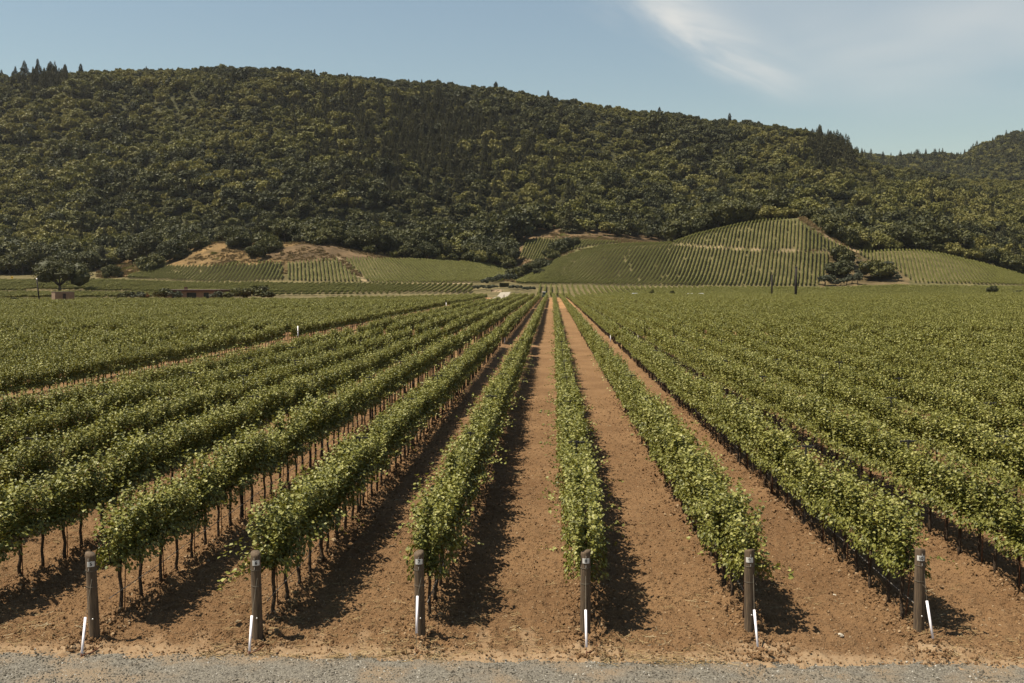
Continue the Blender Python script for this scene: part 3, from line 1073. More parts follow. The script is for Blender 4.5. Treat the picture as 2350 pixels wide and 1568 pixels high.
# vine blocks on the slopes: straight rows laid on the ground
def block(label, poly, D0, D1, vpx, spacing, seg=3.0, extra=None):
    poly = np.asarray(poly, float)
    az = math.atan2((vpx - CX) / FPX, 1.0)
    dr_ = FW * math.cos(az) + RT * math.sin(az)
    pr = np.array([dr_[1], -dr_[0]])
    xmin, xmax = poly[:, 0].min() - 250, poly[:, 0].max() + 250
    corners = np.array([px_xy(xx, 0, DD) for xx in (xmin, xmax) for DD in (D0, D1)])
    a0, a1 = (corners @ pr).min(), (corners @ pr).max()
    b0, b1 = (corners @ dr_).min(), (corners @ dr_).max()
    A = np.arange(a0, a1, spacing)
    B = np.arange(b0, b1, seg * 0.9)
    AA, BB = np.meshgrid(A, B)
    P = AA.ravel()[:, None] * pr + BB.ravel()[:, None] * dr_
    z = terrain(P[:, 0], P[:, 1])
    px, py, D = project(np.stack([P[:, 0], P[:, 1], z], 1))
    ok = (D > D0) & (D < D1) & inside(px, py, poly)
    if extra is not None:
        ok &= extra(px, py, D)
    ok &= (rng.random(len(ok)) > 0.025) & (fbm(P[:, 0] / 5.0, P[:, 1] / 5.0, 131, 2) > -0.33)
    P, z = P[ok], z[ok]
    e = dr_ * 1.5
    z2 = terrain(P[:, 0] + e[0], P[:, 1] + e[1])
    pit = np.arctan2(z2 - z, 1.5)
    n = len(P)
    yaw = math.atan2(-dr_[0], dr_[1])
    rot = np.stack([pit, np.zeros(n), np.full(n, yaw)], 1)
    sc = rng.uniform(0.88, 1.08, (n, 3))
    sc *= (1 + 0.45 * fbm(P[:, 0] / 7.0, P[:, 1] / 7.0, 133, 3))[:, None]
    sc[:, 0] *= 0.85
    sc[:, 2] *= 0.90
    instancer('vine_rows', np.stack([P[:, 0], P[:, 1], z - 0.02], 1), rot, sc, rng.integers(0, 6, n), [('vine_stretch', m_) for m_ in FAR], label)
    print(label, n)


block('vine rows on the lower slope of the right knoll', P_KNOLL_LOW, 468, 566, 1900, 1.9)
block('vine rows on the upper slope of the right knoll', P_KNOLL_UP, 475, 566, 1860, 1.9)
block('vine rows on the low spur at the right edge', P_LOBE, 468, 566, 1950, 1.9)
block('slanting vine rows below the golden grass hill', P_LEFT_A, 468, 560, 950, 1.85)
block('upright vine rows in the middle of the left slope', P_LEFT_B, 468, 560, 670, 1.85)
block('dense vine rows in the hollow between the knolls', P_LEFT_C, 468, 600, 560, 1.75)
block('small fan of vine rows below the bare red bank', P_SMALL, 560, 690, 1500, 2.0)
HOUSE_Y = [(250, 690), (640, 690), (640, 660), (250, 672)]
block('pale vine rows on the rise behind the shed and house', [(-300, 640), (300, 641), (640, 653), (1085, 656), (1085, 676), (640, 680), (530, 684),
      (200, 686), (-300, 690)], 338, 466, 1268, 2.4, extra=lambda px, py, D: ~((px > 225) & (px < 640) & (D < 366)) & ~((px < 225) & (D < 340)) & ~((px > 1096) & (D < 372)) & ~((px > 640) & (D < 352)) & ~((D > 396) & (D < 405)) & ~((px > 60) & (px < 200) & (D > 404) & (D < 412)))
block('strip of darker vines before the right knoll', [(1235, 659), (1870, 661), (2090, 657), (2520, 664), (2520, 690), (1235, 690)], 378, 452, 1268, 2.4)
block('trimmed vine rows beyond the far post line', [(1165, 690), (1310, 690), (1290, 660), (1180, 660)], 338, 372, 1268, 2.4)


# ------------------------------------------------------------------ trees
def leafy(name, seed, rx, rz, lumps, leaf, n_leaf, mat, base=0.25, flat=1.0, core=True, tint0=0.45):
    """crown made of clumps: leaf cards spread over many uneven lobes round a dense middle"""
    r = np.random.default_rng(seed)
    c, rad = [], []
    for i in range(lumps):
        a = r.uniform(0, 2 * math.pi)
        e = math.asin(r.uniform(-0.35, 1.0))
        q = r.uniform(0.45, 0.80)
        c.append((rx * q * math.cos(a) * math.cos(e), rx * q * math.sin(a) * math.cos(e), rz * (base + 0.5) + rz * 0.52 * q * math.sin(e) * flat))
        rad.append(rx * r.uniform(0.17, 0.46))
    c, rad = np.array(c), np.array(rad)
    k = r.integers(0, lumps, n_leaf)
    dv = r.normal(0, 1, (n_leaf, 3))
    dv[:, 2] = np.abs(dv[:, 2]) * np.where(r.random(n_leaf) < 0.8, 1, -1)
    dv /= np.linalg.norm(dv, axis=1, keepdims=True)
    P = c[k] + dv * (rad[k] * r.uniform(0.72, 1.08, n_leaf))[:, None] * np.array([1, 1, 0.85])
    P[:, 2] = np.maximum(P[:, 2], rz * base * 0.55)
    T = r.normal(0, 1, (n_leaf, 3)) + dv * 0.3
    Nn = dv + r.normal(0, 0.26, (n_leaf, 3))
    lt = r.normal(0, 0.12, lumps)
    tint = np.clip(tint0 + lt[k] + r.normal(0, 0.11, n_leaf), 0, 1)
    V, F, C = leaf_cards(P, T, Nn, leaf * r.uniform(0.6, 1.25, n_leaf), tint, 0.8)
    fs, cs_ = [F], [C]
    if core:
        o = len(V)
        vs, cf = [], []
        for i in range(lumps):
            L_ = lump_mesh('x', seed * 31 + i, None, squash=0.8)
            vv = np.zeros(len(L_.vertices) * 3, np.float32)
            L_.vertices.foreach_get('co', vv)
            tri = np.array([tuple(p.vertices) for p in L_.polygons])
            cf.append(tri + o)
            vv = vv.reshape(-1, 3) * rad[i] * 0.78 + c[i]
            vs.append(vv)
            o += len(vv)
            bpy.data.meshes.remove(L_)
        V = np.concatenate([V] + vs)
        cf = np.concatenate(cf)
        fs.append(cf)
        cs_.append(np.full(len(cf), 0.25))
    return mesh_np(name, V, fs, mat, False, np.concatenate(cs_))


def conifer(name, seed, h, r0, n_leaf, leaf, mat):
    r = np.random.default_rng(seed)
    t = r.random(n_leaf) ** 0.75
    whorl = np.round(t * 17) / 17 + r.normal(0, 0.010, n_leaf)
    t = np.clip(0.55 * whorl + 0.45 * t, 0.0, 1.0)
    gap = 0.50 + 0.95 * vnoise(t * 8.0, np.full(n_leaf, seed * 1.0), 3)
    a = r.uniform(0, 2 * math.pi, n_leaf)
    br = r0 * (t ** 0.85) * gap * (0.55 + 0.85 * vnoise(a * 1.6 + 20, t * 9, seed))
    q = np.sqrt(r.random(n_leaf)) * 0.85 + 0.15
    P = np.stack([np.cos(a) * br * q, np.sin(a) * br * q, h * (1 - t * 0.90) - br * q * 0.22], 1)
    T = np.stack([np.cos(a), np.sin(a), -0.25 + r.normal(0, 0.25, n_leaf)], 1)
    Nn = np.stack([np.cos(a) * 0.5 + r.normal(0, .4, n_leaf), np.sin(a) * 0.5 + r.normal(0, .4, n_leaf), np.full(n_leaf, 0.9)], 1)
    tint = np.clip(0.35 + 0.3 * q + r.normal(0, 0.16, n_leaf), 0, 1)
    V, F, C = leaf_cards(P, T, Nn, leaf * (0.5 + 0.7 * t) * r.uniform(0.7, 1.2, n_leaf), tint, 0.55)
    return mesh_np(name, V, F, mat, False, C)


def tree_trunk(seed, h, r0, limbs=5, spread=3.0):
    r = np.random.default_rng(seed)
    b = MB()
    b.tube([(0, 0, -0.6), (r.normal(0, .05), r.normal(0, .05), h * 0.4), (r.normal(0, .15), r.normal(0, .15), h)], [r0 * 1.25, r0 * 0.85, r0 * 0.5], 8)
    for i in range(limbs):
        a = 2 * math.pi * (i + r.random() * 0.6) / limbs
        z0 = h * r.uniform(0.45, 0.8)
        e = (math.cos(a) * spread, math.sin(a) * spread, z0 + h * r.uniform(0.5, 1.0))
        b.tube([(0, 0, z0), (e[0] * 0.5, e[1] * 0.5, z0 + (e[2] - z0) * 0.62), e], [r0 * 0.5, r0 * 0.32, r0 * 0.14], 5)
    return b.mesh('trunk', M['bark'], True)


# crowns are one unit = 1 m; oaks about 9 m wide, conifers 17 m tall
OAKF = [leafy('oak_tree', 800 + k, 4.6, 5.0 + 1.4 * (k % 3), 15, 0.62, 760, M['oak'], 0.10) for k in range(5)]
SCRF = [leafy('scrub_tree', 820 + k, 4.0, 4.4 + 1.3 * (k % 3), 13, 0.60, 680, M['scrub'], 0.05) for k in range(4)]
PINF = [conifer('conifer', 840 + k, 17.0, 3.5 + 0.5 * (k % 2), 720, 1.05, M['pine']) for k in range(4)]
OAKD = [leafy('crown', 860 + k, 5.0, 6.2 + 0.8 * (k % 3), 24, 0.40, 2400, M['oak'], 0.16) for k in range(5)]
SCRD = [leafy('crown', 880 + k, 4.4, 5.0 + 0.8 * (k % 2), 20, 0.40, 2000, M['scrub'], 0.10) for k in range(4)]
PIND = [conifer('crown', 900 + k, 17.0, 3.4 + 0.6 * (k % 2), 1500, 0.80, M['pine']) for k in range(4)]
OLVD = [leafy('crown', 920 + k, 1.0, 1.6, 12, 0.16, 700, M['olive'], 0.12) for k in range(3)]
TRO = [tree_trunk(940 + k, 3.2, 0.34, 5, 2.8) for k in range(3)]
TRP = [MB().tube([(0, 0, -0.8), (0, 0, 8), (0, 0, 16.6)], [0.30, 0.2, 0.03], 7).mesh('trunk', M['bark'], True) for k in range(1)]
TROL = MB().tube([(0, 0, -0.2), (0.03, 0, 0.5), (0, 0.05, 1.1)], [0.10, 0.07, 0.04], 6).mesh('trunk', M['bark'], True)

# forest: where every tree stands
pts = []
n = 170000
Df = np.sqrt(rng.uniform(490 ** 2, 1215 ** 2, n))
uf = rng.uniform(-0.66, 0.66, n)
fx = FW[0] * Df + RT[0] * uf * Df
fy = FW[1] * Df + RT[1] * uf * Df
fz = terrain(fx, fy)
px, py, _ = project(np.stack([fx, fy, fz], 1))
xx = CX + FPX * uf
ok = (py < FOOT(xx) - 1) & (Df > np.where((xx > 430) & (xx < 830), 566, np.where(xx > 1180, np.where(xx < 1530, 655, 572), 500)))
ok &= ~inside(px, py, P_SMALL) & ~inside(px, py, P_LEFT_C)
lob = (xx > 1940) & (Df < 590) & (py > yC(xx) - 2)
ok &= ~lob
fx, fy, fz, Df, xx, py = fx[ok], fy[ok], fz[ok], Df[ok], xx[ok], py[ok]
# keep a minimum distance with a coarse grid
cell = 6.4
seen_c = {}
sel = []
for i in range(len(fx)):
    key = (int(fx[i] // cell), int(fy[i] // cell))
    hit = False
    for a in (-1, 0, 1):
        for b in (-1, 0, 1):
            j = seen_c.get((key[0] + a, key[1] + b))
            if j is not None and (fx[i] - fx[j]) ** 2 + (fy[i] - fy[j]) ** 2 < cell * cell:
                hit = True
    if not hit:
        seen_c[key] = i
        sel.append(i)
sel = np.array(sel)
fx, fy, fz, Df, xx, py = fx[sel], fy[sel], fz[sel], Df[sel], xx[sel], py[sel]
n = len(fx)
# conifer stands: the middle gully, the top left crest and the right end of the crest
stand = np.exp(-(((xx - 960 - 0.55 * (py - 320)) / 215) ** 2 + ((py - 320) / 140) ** 2)) * 0.85
stand = np.maximum(stand, 0.9 * np.exp(-(((xx - 120) / 75) ** 2 + ((py - 205) / 22) ** 2)))
stand = np.maximum(stand, 0.85 * np.exp(-(((xx - 1900) / 75) ** 2 + ((py - 365) / 45) ** 2)))
stand = np.maximum(stand, 0.035)
stand = np.where((py < SKYLINE(xx) + 22) & ((stand < 0.3) | ((xx > 240) & (xx < 1780))), 0.0, stand)
pn = vnoise(fx / 38.0, fy / 60.0, 77)
kindv = np.where(rng.random(n) < stand * (0.85 + 0.5 * pn), 2, 0)
sn = fbm(fx / 85.0, fy / 130.0, 88, 3)
kindv = np.where((kindv == 0) & (rng.random(n) < np.clip(0.5 * smooth(2130, 2260, xx) * (Df > 660) + 0.30 + 3.2 * sn + 0.25 * smooth(650, 900, Df), 0.03, 0.97)), 1, kindv)
fs = np.where(kindv == 2, rng.uniform(0.62, 1.2, n), 0.75 + 1.45 * rng.random(n) ** 1.7)
fs = np.where((kindv == 0) & (Df < 720), fs * 1.12, fs) * np.where(kindv == 2, 1.0, 1 + 0.9 * fbm(fx / 55.0, fy / 55.0, 99, 2))
crest = py < SKYLINE(xx) + 14
fs = np.where(crest & (kindv != 2), np.minimum(fs, 1.15), fs)
rotz = rng.uniform(0, 2 * math.pi, n)
vis = (xx > -30) & (xx < 2380)
order = np.argsort(Df / (fs * np.where(kindv == 2, 1.3, 1.0)))
single = np.zeros(n, bool)
for kd, lim in ((0, 230), (1, 200), (2, 200)):
    o_ = [i for i in order if kindv[i] == kd and vis[i] and (Df[i] < 640 if kd != 2 else True)]
    for i in o_[:lim]:
        single[i] = True
ZONES = [(230, 'behind the lone oak and shed'), (480, 'left of the golden grass hill'), (830, 'above the golden grass hill'), (1180, 'above the dense green hollow'),
         (1540, 'above the red bank in the middle'), (1960, 'behind the tall right knoll'), (9999, 'above the low right spur')]
ZN = lambda x: next(z for lim, z in ZONES if x < lim)
TXT = {0: ('oak_tree', 'rounded dark oak in the woods ', 'tree', 'oaks in the woods '),
       1: ('bushy_tree', 'yellow green bushy tree in the woods ', 'tree', 'bushy trees in the woods '),
       2: ('conifer_tree', 'pointed dark conifer on the hillside ', 'conifer', 'conifers on the hillside ')}
for i in np.where(single)[0]:
    kd = kindv[i]
    nm, lb, ct, gp = TXT[kd]
    sv = fs[i]
    zn = ZN(xx[i])
    t = thing(nm, lb + zn, ct, (fx[i], fy[i], fz[i]), rotz[i], gp + zn, (sv, sv, sv * rng.uniform(0.85, 1.12)))
    if kd == 2:
        link('trunk', TRP[0], t)
        link('crown', PIND[rng.integers(0, 4)], t)
    else:
        link('trunk', TRO[rng.integers(0, 3)], t)
        link('crown', (OAKD if kd == 0 else SCRD)[rng.integers(0, 4)], t, (0, 0, -1.2))
# conifers that stand out against the sky, from left to right
for (pxx, top, kd, lb) in ((4, 160, 2, 'small conifer tip at the far left end of the skyline'), (57, 139, 2, 'first tall conifer from the left on the skyline'),
                           (36, 152, 2, 'short conifer before the first tall one on the left skyline'),
                           (88, 135, 2, 'thinnest tallest conifer of the left skyline clump'), (117, 141, 2, 'dense conifer in the middle of the left skyline clump'),
                           (150, 147, 2, 'conifer right of the middle in the left skyline clump'), (186, 146, 2, 'broad conifer ending the left skyline clump'),
                           (336, 152, 2, 'lone small conifer between the left clump and the broad crest tree'), (510, 141, 0, 'broad shaggy tree alone on the crest of the hill'),
                           (722, 158, 2, 'lone narrow conifer on the crest right of the broad shaggy tree'), (797, 167, 2, 'taller of two conifers side by side on the crest'),
                           (814, 173, 2, 'shorter of two conifers side by side on the crest'), (862, 181, 2, 'small conifer tip right of the pair on the crest'),
                           (938, 181, 2, 'left of three small conifers on the mid crest'), (968, 182, 2, 'middle of three small conifers on the mid crest'),
                           (1005, 181, 2, 'right of three small conifers on the mid crest'), (1138, 187, 3, 'broad dense conifer standing out on the mid crest'),
                           (1258, 207, 2, 'small lone conifer on the crest falling to the right'), (1513, 246, 2, 'lone dark conifer on the right part of the crest'),
                           (1674, 259, 2, 'tiny conifer on the right part of the crest'), (1848, 292, 2, 'left conifer of the right crest clump'),
                           (1880, 286, 2, 'tallest conifer of the right crest clump'), (1905, 300, 2, 'right conifer of the right crest clump'),
                           (1928, 305, 2, 'separate pointed conifer right of the right crest clump'), (1950, 326, 2, 'last small conifer at the right end of the main crest')):
    Dq = 1165.0
    p = terr_pt(pxx, Dq)
    hg = px_z(top, Dq) - p[2]
    t = thing('conifer_tree', lb, 'conifer', p, pxx * 0.7, 'trees standing out on the skyline')
    if kd == 0:
        t.scale = (1.35, 1.35, hg / 9.2)
        link('trunk', TRO[0], t)
        link('crown', SCRD[1], t, (0, 0, 0.6))
    else:
        wq = (2.1 if kd == 3 else 1.45)
        t.scale = (hg / 17 * wq * rng.uniform(0.85, 1.1),) * 2 + (hg / 17,)
        link('trunk', TRP[0], t)
        link('crown', PIND[int(pxx) % 4], t)
m_ = ~single
protos = [('wood_a', x) for x in OAKF] + [('wood_b', x) for x in SCRF] + [('wood_c', x) for x in PINF]
idx = np.where(kindv == 0, rng.integers(0, 5, n), np.where(kindv == 1, 5 + rng.integers(0, 4, n), 9 + rng.integers(0, 4, n)))
sc = np.stack([fs, fs, fs * rng.uniform(0.85, 1.15, n)], 1)
instancer('forest', np.stack([fx, fy, fz - 0.3], 1)[m_], np.stack([np.zeros(n), np.zeros(n), rotz], 1)[m_], sc[m_], idx[m_], protos,
          'mixed oak and conifer forest covering the hillside')
print('forest', n, 'single', single.sum())

# farther wooded ridge at the right
SK2 = curve((1700, 420), (1900, 372), (1960, 366), (2050, 370), (2130, 366), (2200, 366), (2250, 340), (2300, 322), (2350, 312), (2500, 285), (2900, 270), (3400, 300))


def far_ridge(x, y):
    D = x * FW[0] + y * FW[1]
    L = x * RT[0] + y * RT[1]
    xp = CX + FPX * L / D
    z1 = px_z(SK2(xp), 1900.0)
    t = (D - 1350) / 550.0
    z = np.where(t < 1, z1 * smooth(-0.15, 1.02, t), z1 - 60 * (t - 1))
    return z + 40 * fbm(x / 240.0, y / 300.0, 19, 3) * smooth(0, 0.3, t) * (1 - smooth(0.85, 1.0, t)) - 30 * (1 - smooth(0.0, 0.05, t))


Ds = np.concatenate([np.arange(1350, 1940, 20), [2000, 2100, 2300]])
me = fan_mesh('hills', np.arctan(np.linspace(0.24, 1.0, 120)), Ds, far_ridge, True, M['hill'])
tag(link('hills', me), 'farther wooded ridge behind the main hill at the right', kind='structure')
n = 6500
D2 = np.sqrt(rng.uniform(1500 ** 2, 1905 ** 2, n))
u2 = rng.uniform(0.30, 0.64, n)
x2, y2 = FW[0] * D2 + RT[0] * u2 * D2, FW[1] * D2 + RT[1] * u2 * D2
z2 = far_ridge(x2, y2)
k2 = np.where(rng.random(n) < 0.20, 9 + rng.integers(0, 4, n), np.where(rng.random(n) < 0.3, rng.integers(0, 5, n), 5 + rng.integers(0, 4, n)))
s2 = np.where(k2 >= 9, rng.uniform(0.45, 1.3, n), rng.uniform(0.8, 1.9, n))
instancer('far_forest', np.stack([x2, y2, z2 - 0.5], 1), np.stack([np.zeros(n), np.zeros(n), rng.uniform(0, 6.28, n)], 1), s2, k2, protos,
          'conifer forest on the farther ridge')


# dry grass and low scrub on the open banks
M['dry'] = leaf_mat('dry_grass', (0.09, 0.060, 0.026), (0.175, 0.118, 0.052), (0.25, 0.175, 0.082), 0.1, 0.7, spec=0.15)
def tuft_mesh(seed, mat, k=26):
    r = np.random.default_rng(seed)
    a = r.uniform(0, 6.28, k)
    Pq = np.stack([r.normal(0, .35, k), r.normal(0, .35, k), r.uniform(0, .12, k)], 1)
    V, F, C = leaf_cards(Pq, np.stack([np.cos(a) * .5, np.sin(a) * .5, np.ones(k)], 1), np.stack([np.cos(a), np.sin(a), np.full(k, .4)], 1), r.uniform(0.16, 0.4, k), r.uniform(0, 1, k), 0.35)
    return mesh_np('tuft', V, F, mat, False, C)


n = 60000
gD = rng.uniform(492, 680, n)
gu = rng.uniform(-0.42, 0.36, n)
gx_, gy_2 = FW[0] * gD + RT[0] * gu * gD, FW[1] * gD + RT[1] * gu * gD
gz_ = terrain(gx_, gy_2)
gpx, gpy, _ = project(np.stack([gx_, gy_2, gz_], 1))
ok = ((gD < 600) & (gpx > 225) & (gpx < 1180)) | ((gD > 560) & (gpx > 1190) & (gpx < 1520)) | ((gD > 505) & (gpx > 1835) & (gpx < 1975) & (gD < 600))
for pl in (P_LEFT_A, P_LEFT_B, P_LEFT_C, P_SMALL, P_KNOLL_LOW, P_KNOLL_UP, P_LOBE):
    ok &= ~inside(gpx, gpy, pl)
ok &= rng.random(n) < 0.35 + 2.4 * fbm(gx_ / 14, gy_2 / 14, 95, 3)
q = np.where(ok)[0]
n = len(q)
gi_ = np.where(fbm(gx_[q] / 9, gy_2[q] / 9, 97, 2) > 0.16, 3, rng.integers(0, 3, n))
instancer('dry_grass', np.stack([gx_, gy_2, gz_ - 0.05], 1)[q], np.stack([np.zeros(n), np.zeros(n), rng.uniform(0, 6.28, n)], 1), rng.uniform(0.8, 2.0, n), gi_,
          [('dry_grass', tuft_mesh(70 + k, M['dry'])) for k in range(3)] + [('dry_grass', tuft_mesh(79, M['scrub'], 40))], 'dry golden grass and low scrub on the open banks')


def place_tree(name, label, cat, px, D, width, height, crowns, trunk_h=0.22, group=None, seed=0, base_w=10.0, base_h=8.5, lift=0.0):
    """a tree or bush of given size whose foot stands at photo column px and depth D"""
    p = terr_pt(px, D)
    t = thing(name, label, cat, p, seed * 1.3, group, (width / base_w, width / base_w, height / base_h))
    c = link('crown', crowns[seed % len(crowns)], t)
    c.location = (0, 0, lift)
    return t


# the lone oak by the shed
p = terr_pt(137, 404)
t = thing('oak_tree', 'broad spreading oak standing alone behind the small pink shed', 'tree', p, 0.4)
b = MB()
b.tube([(0, 0, -0.6), (0.1, 0, 1.6), (0.0, 0.1, 3.4)], [0.75, 0.55, 0.5], 9)
rr = np.random.default_rng(5)
for i in range(7):
    a = 2 * math.pi * i / 7 + 0.3
    e = (math.cos(a) * 6.5, math.sin(a) * 6.5, 6.5 + rr.uniform(-1.5, 2.0))
    b.tube([(0, 0, 2.6), (e[0] * .45, e[1] * .45, 5.2), e], [0.36, 0.24, 0.08], 6)
b.build('trunk', M['bark'], t, True)
link('crown', leafy('crown', 997, 11.2, 9.6, 30, 0.42, 6500, M['oak'], 0.10, 0.85, True, 0.36), t, (0, 0, 1.2))

# oaks on and around the golden hill, each one told by its place
for (pxx, D, wd, hg, lb) in ((543, 540, 17, 17, 'round dark oak on the crest of the golden grass hill'),
                             (612, 536, 18, 20, 'tallest oak on the golden hill above the slanting vine rows'),
                             (590, 520, 12, 12.5, 'low oak reaching down to the vines on the golden hill'),
                             (735, 556, 18, 14, 'wide oak at the forest edge above the red bare slope'),
                             (690, 566, 15, 14, 'oak at the forest edge between the tallest and the wide oak'),
                             (452, 548, 16, 15, 'dark oak at the upper left flank of the golden hill'),
                             (400, 536, 18, 16, 'dark oak at the left flank of the golden hill'),
                             (350, 516, 16, 15, 'lower dark oak at the left foot of the golden hill'),
                             (258, 496, 11, 10, 'small round oak by the rocky gap left of the slanting vines'),
                             (1862, 574, 15, 15, 'first dark oak right of the summit of the right knoll'), (1890, 566, 16, 17, 'second dark oak down the edge of the right knoll'),
                             (1915, 566, 15, 17, 'third dark oak down the edge of the right knoll'), (1945, 566, 16, 16, 'fourth dark oak down the edge of the right knoll'),
                             (1975, 580, 17, 15, 'dark oak in the dip between knoll and low spur')):
    place_tree('oak_tree', lb, 'tree', pxx, D, wd, hg, OAKD, seed=int(pxx) % 7, lift=-3.0)
# trees on the right knoll
for (pxx, D, wd, hg, lb) in ((1934, 514, 15, 14, 'upper oak of the three on the bare patch of the right knoll'),
                             (1930, 496, 16, 11.5, 'lower left oak beside the olive bushes on the right knoll'),
                             (2014, 490, 20, 13.5, 'largest spreading oak with black shade on the right knoll')):
    t = place_tree('oak_tree', lb, 'tree', pxx, D, wd, hg, OAKD, seed=int(pxx) % 5, lift=-2.1)
for j, (pxx, D, wd, hg) in enumerate(((1893, 476, 6.5, 4.8), (1905, 482, 4.5, 4.0), (1917, 474, 3.6, 3.0), (1930, 474, 3.6, 3.2), (1943, 476, 3.8, 3.4), (1955, 480, 4.0, 4.0),
                         (1968, 476, 4.2, 5.5), (1970, 497, 3.6, 3.4), (1980, 508, 3.6, 3.8), (1995, 512, 3.8, 3.6), (1972, 516, 3.2, 3.0), (1985, 496, 3.2, 3.2),
                         (2040, 512, 4.5, 3.6), (2054, 492, 3.4, 3.0), (2062, 484, 3.6, 2.8))):
    t = place_tree('olive_tree', 'small grey green olive tree between the oaks on the right knoll', 'olive tree', pxx, D, wd * 1.3, hg * 1.35, OLVD, seed=j,
                   group='olive trees between the knoll oaks', base_w=2.2, base_h=2.2)
    link('trunk', TROL, t)
# dark thicket between the hollow and the knoll
for j, (pxx, D, wd, hg) in enumerate(((1185, 575, 13, 11), (1205, 560, 12, 9), (1225, 556, 13, 9), (1248, 556, 12, 9.5), (1265, 572, 12, 10), (1283, 585, 13, 12), (1300, 592, 11, 10),
                         (1318, 600, 9, 7), (1238, 536, 9, 5.5), (1160, 600, 14, 12), (1140, 612, 14, 11), (1110, 616, 13, 11), (1170, 620, 14, 13))):
    place_tree('oak_tree', 'dark oak in the thicket between the hollow and the right knoll', 'tree', pxx, D, wd, hg, OAKD, seed=j,
               group='oaks of the thicket left of the knoll', lift=-1.8)
# olive hedge and boxy hedge at the end of the pale track
for j, (pxx, D, wd, hg) in enumerate(((1092, 425, 4.2, 3.0), (1106, 428, 4.2, 2.8), (1121, 424, 4.4, 2.9), (1135, 428, 4.0, 2.7), (1178, 420, 4.2, 2.8), (1192, 424, 4.2, 2.6),
                         (1206, 420, 4.2, 2.7), (1220, 424, 4.2, 2.6))):
    place_tree('olive_bush', 'grey olive bush in the low line behind the pale track', 'bush', pxx, D, wd, hg, OLVD, seed=j, group='olive bushes behind the pale track',
               base_w=2.2, base_h=2.2, lift=-0.1)
for j, (pxx, D, wd, hg) in enumerate(((1112, 455, 5, 4), (1124, 462, 5.5, 4.4), (1137, 470, 5.5, 4.4), (1150, 480, 6, 5), (1163, 492, 6, 5), (1176, 505, 6.5, 5.5))):
    place_tree('olive_tree', 'grey olive tree in the slanting line beside the hollow', 'olive tree', pxx, D, wd, hg, OLVD, seed=j, group='olive trees slanting up beside the hollow',
               base_w=2.2, base_h=2.2, lift=-0.1)
place_tree('round_bush', 'round dark bush alone at the right edge of the valley floor', 'bush', 2277, 398, 5.2, 4.0, OAKD, seed=2, lift=-1.0)
place_tree('low_bush', 'low dark bush at the right picture edge beyond the field', 'bush', 2338, 398, 4.6, 2.2, OAKD, seed=1, lift=-1.0)
for (pxx, D, lb) in ((1496, 372, 'farther small dark shrub in the vines under the knoll'), (1543, 356, 'nearer small dark shrub in the vines under the knoll')):
    place_tree('small_shrub', lb, 'shrub', pxx, D, 2.0, 2.9, OAKD, seed=pxx % 3, lift=-0.6)

# ------------------------------------------------------------------ end posts with numbers, guys
PLATE_PX = {5: (206, 1297), 6: (586, 1294), 7: (961, 1291), 8: (1345, 1289), 9: (1721, 1287), 10: (2115, 1283)}
TOP_PX = {5: (207, 1270), 6: (586, 1268), 7: (961, 1267), 8: (1344, 1264), 9: (1720, 1261), 10: (2112, 1259)}
SLEEVE = {5: ((187, 1508), (196, 1417), 1509), 6: ((572, 1500), (578, 1413), 1504), 7: ((956, 1454), (958, 1368), 1498), 8: ((1346, 1486), (1344, 1400), 1503),
          9: ((1739, 1485), (1731, 1400), 1497), 10: ((2141, 1466), (2127, 1379), 1490)}


def on_plane_y(px, py, y):
    """point of the viewing ray through a photo pixel at world y"""
    d_ = np.array([*(FW * (CP + (CY - py) / FPX * SP) + RT * ((px - CX) / FPX)), (CY - py) / FPX * CP - SP])
    t = y / d_[1]
    return np.array([0, 0, HC]) + d_ * t


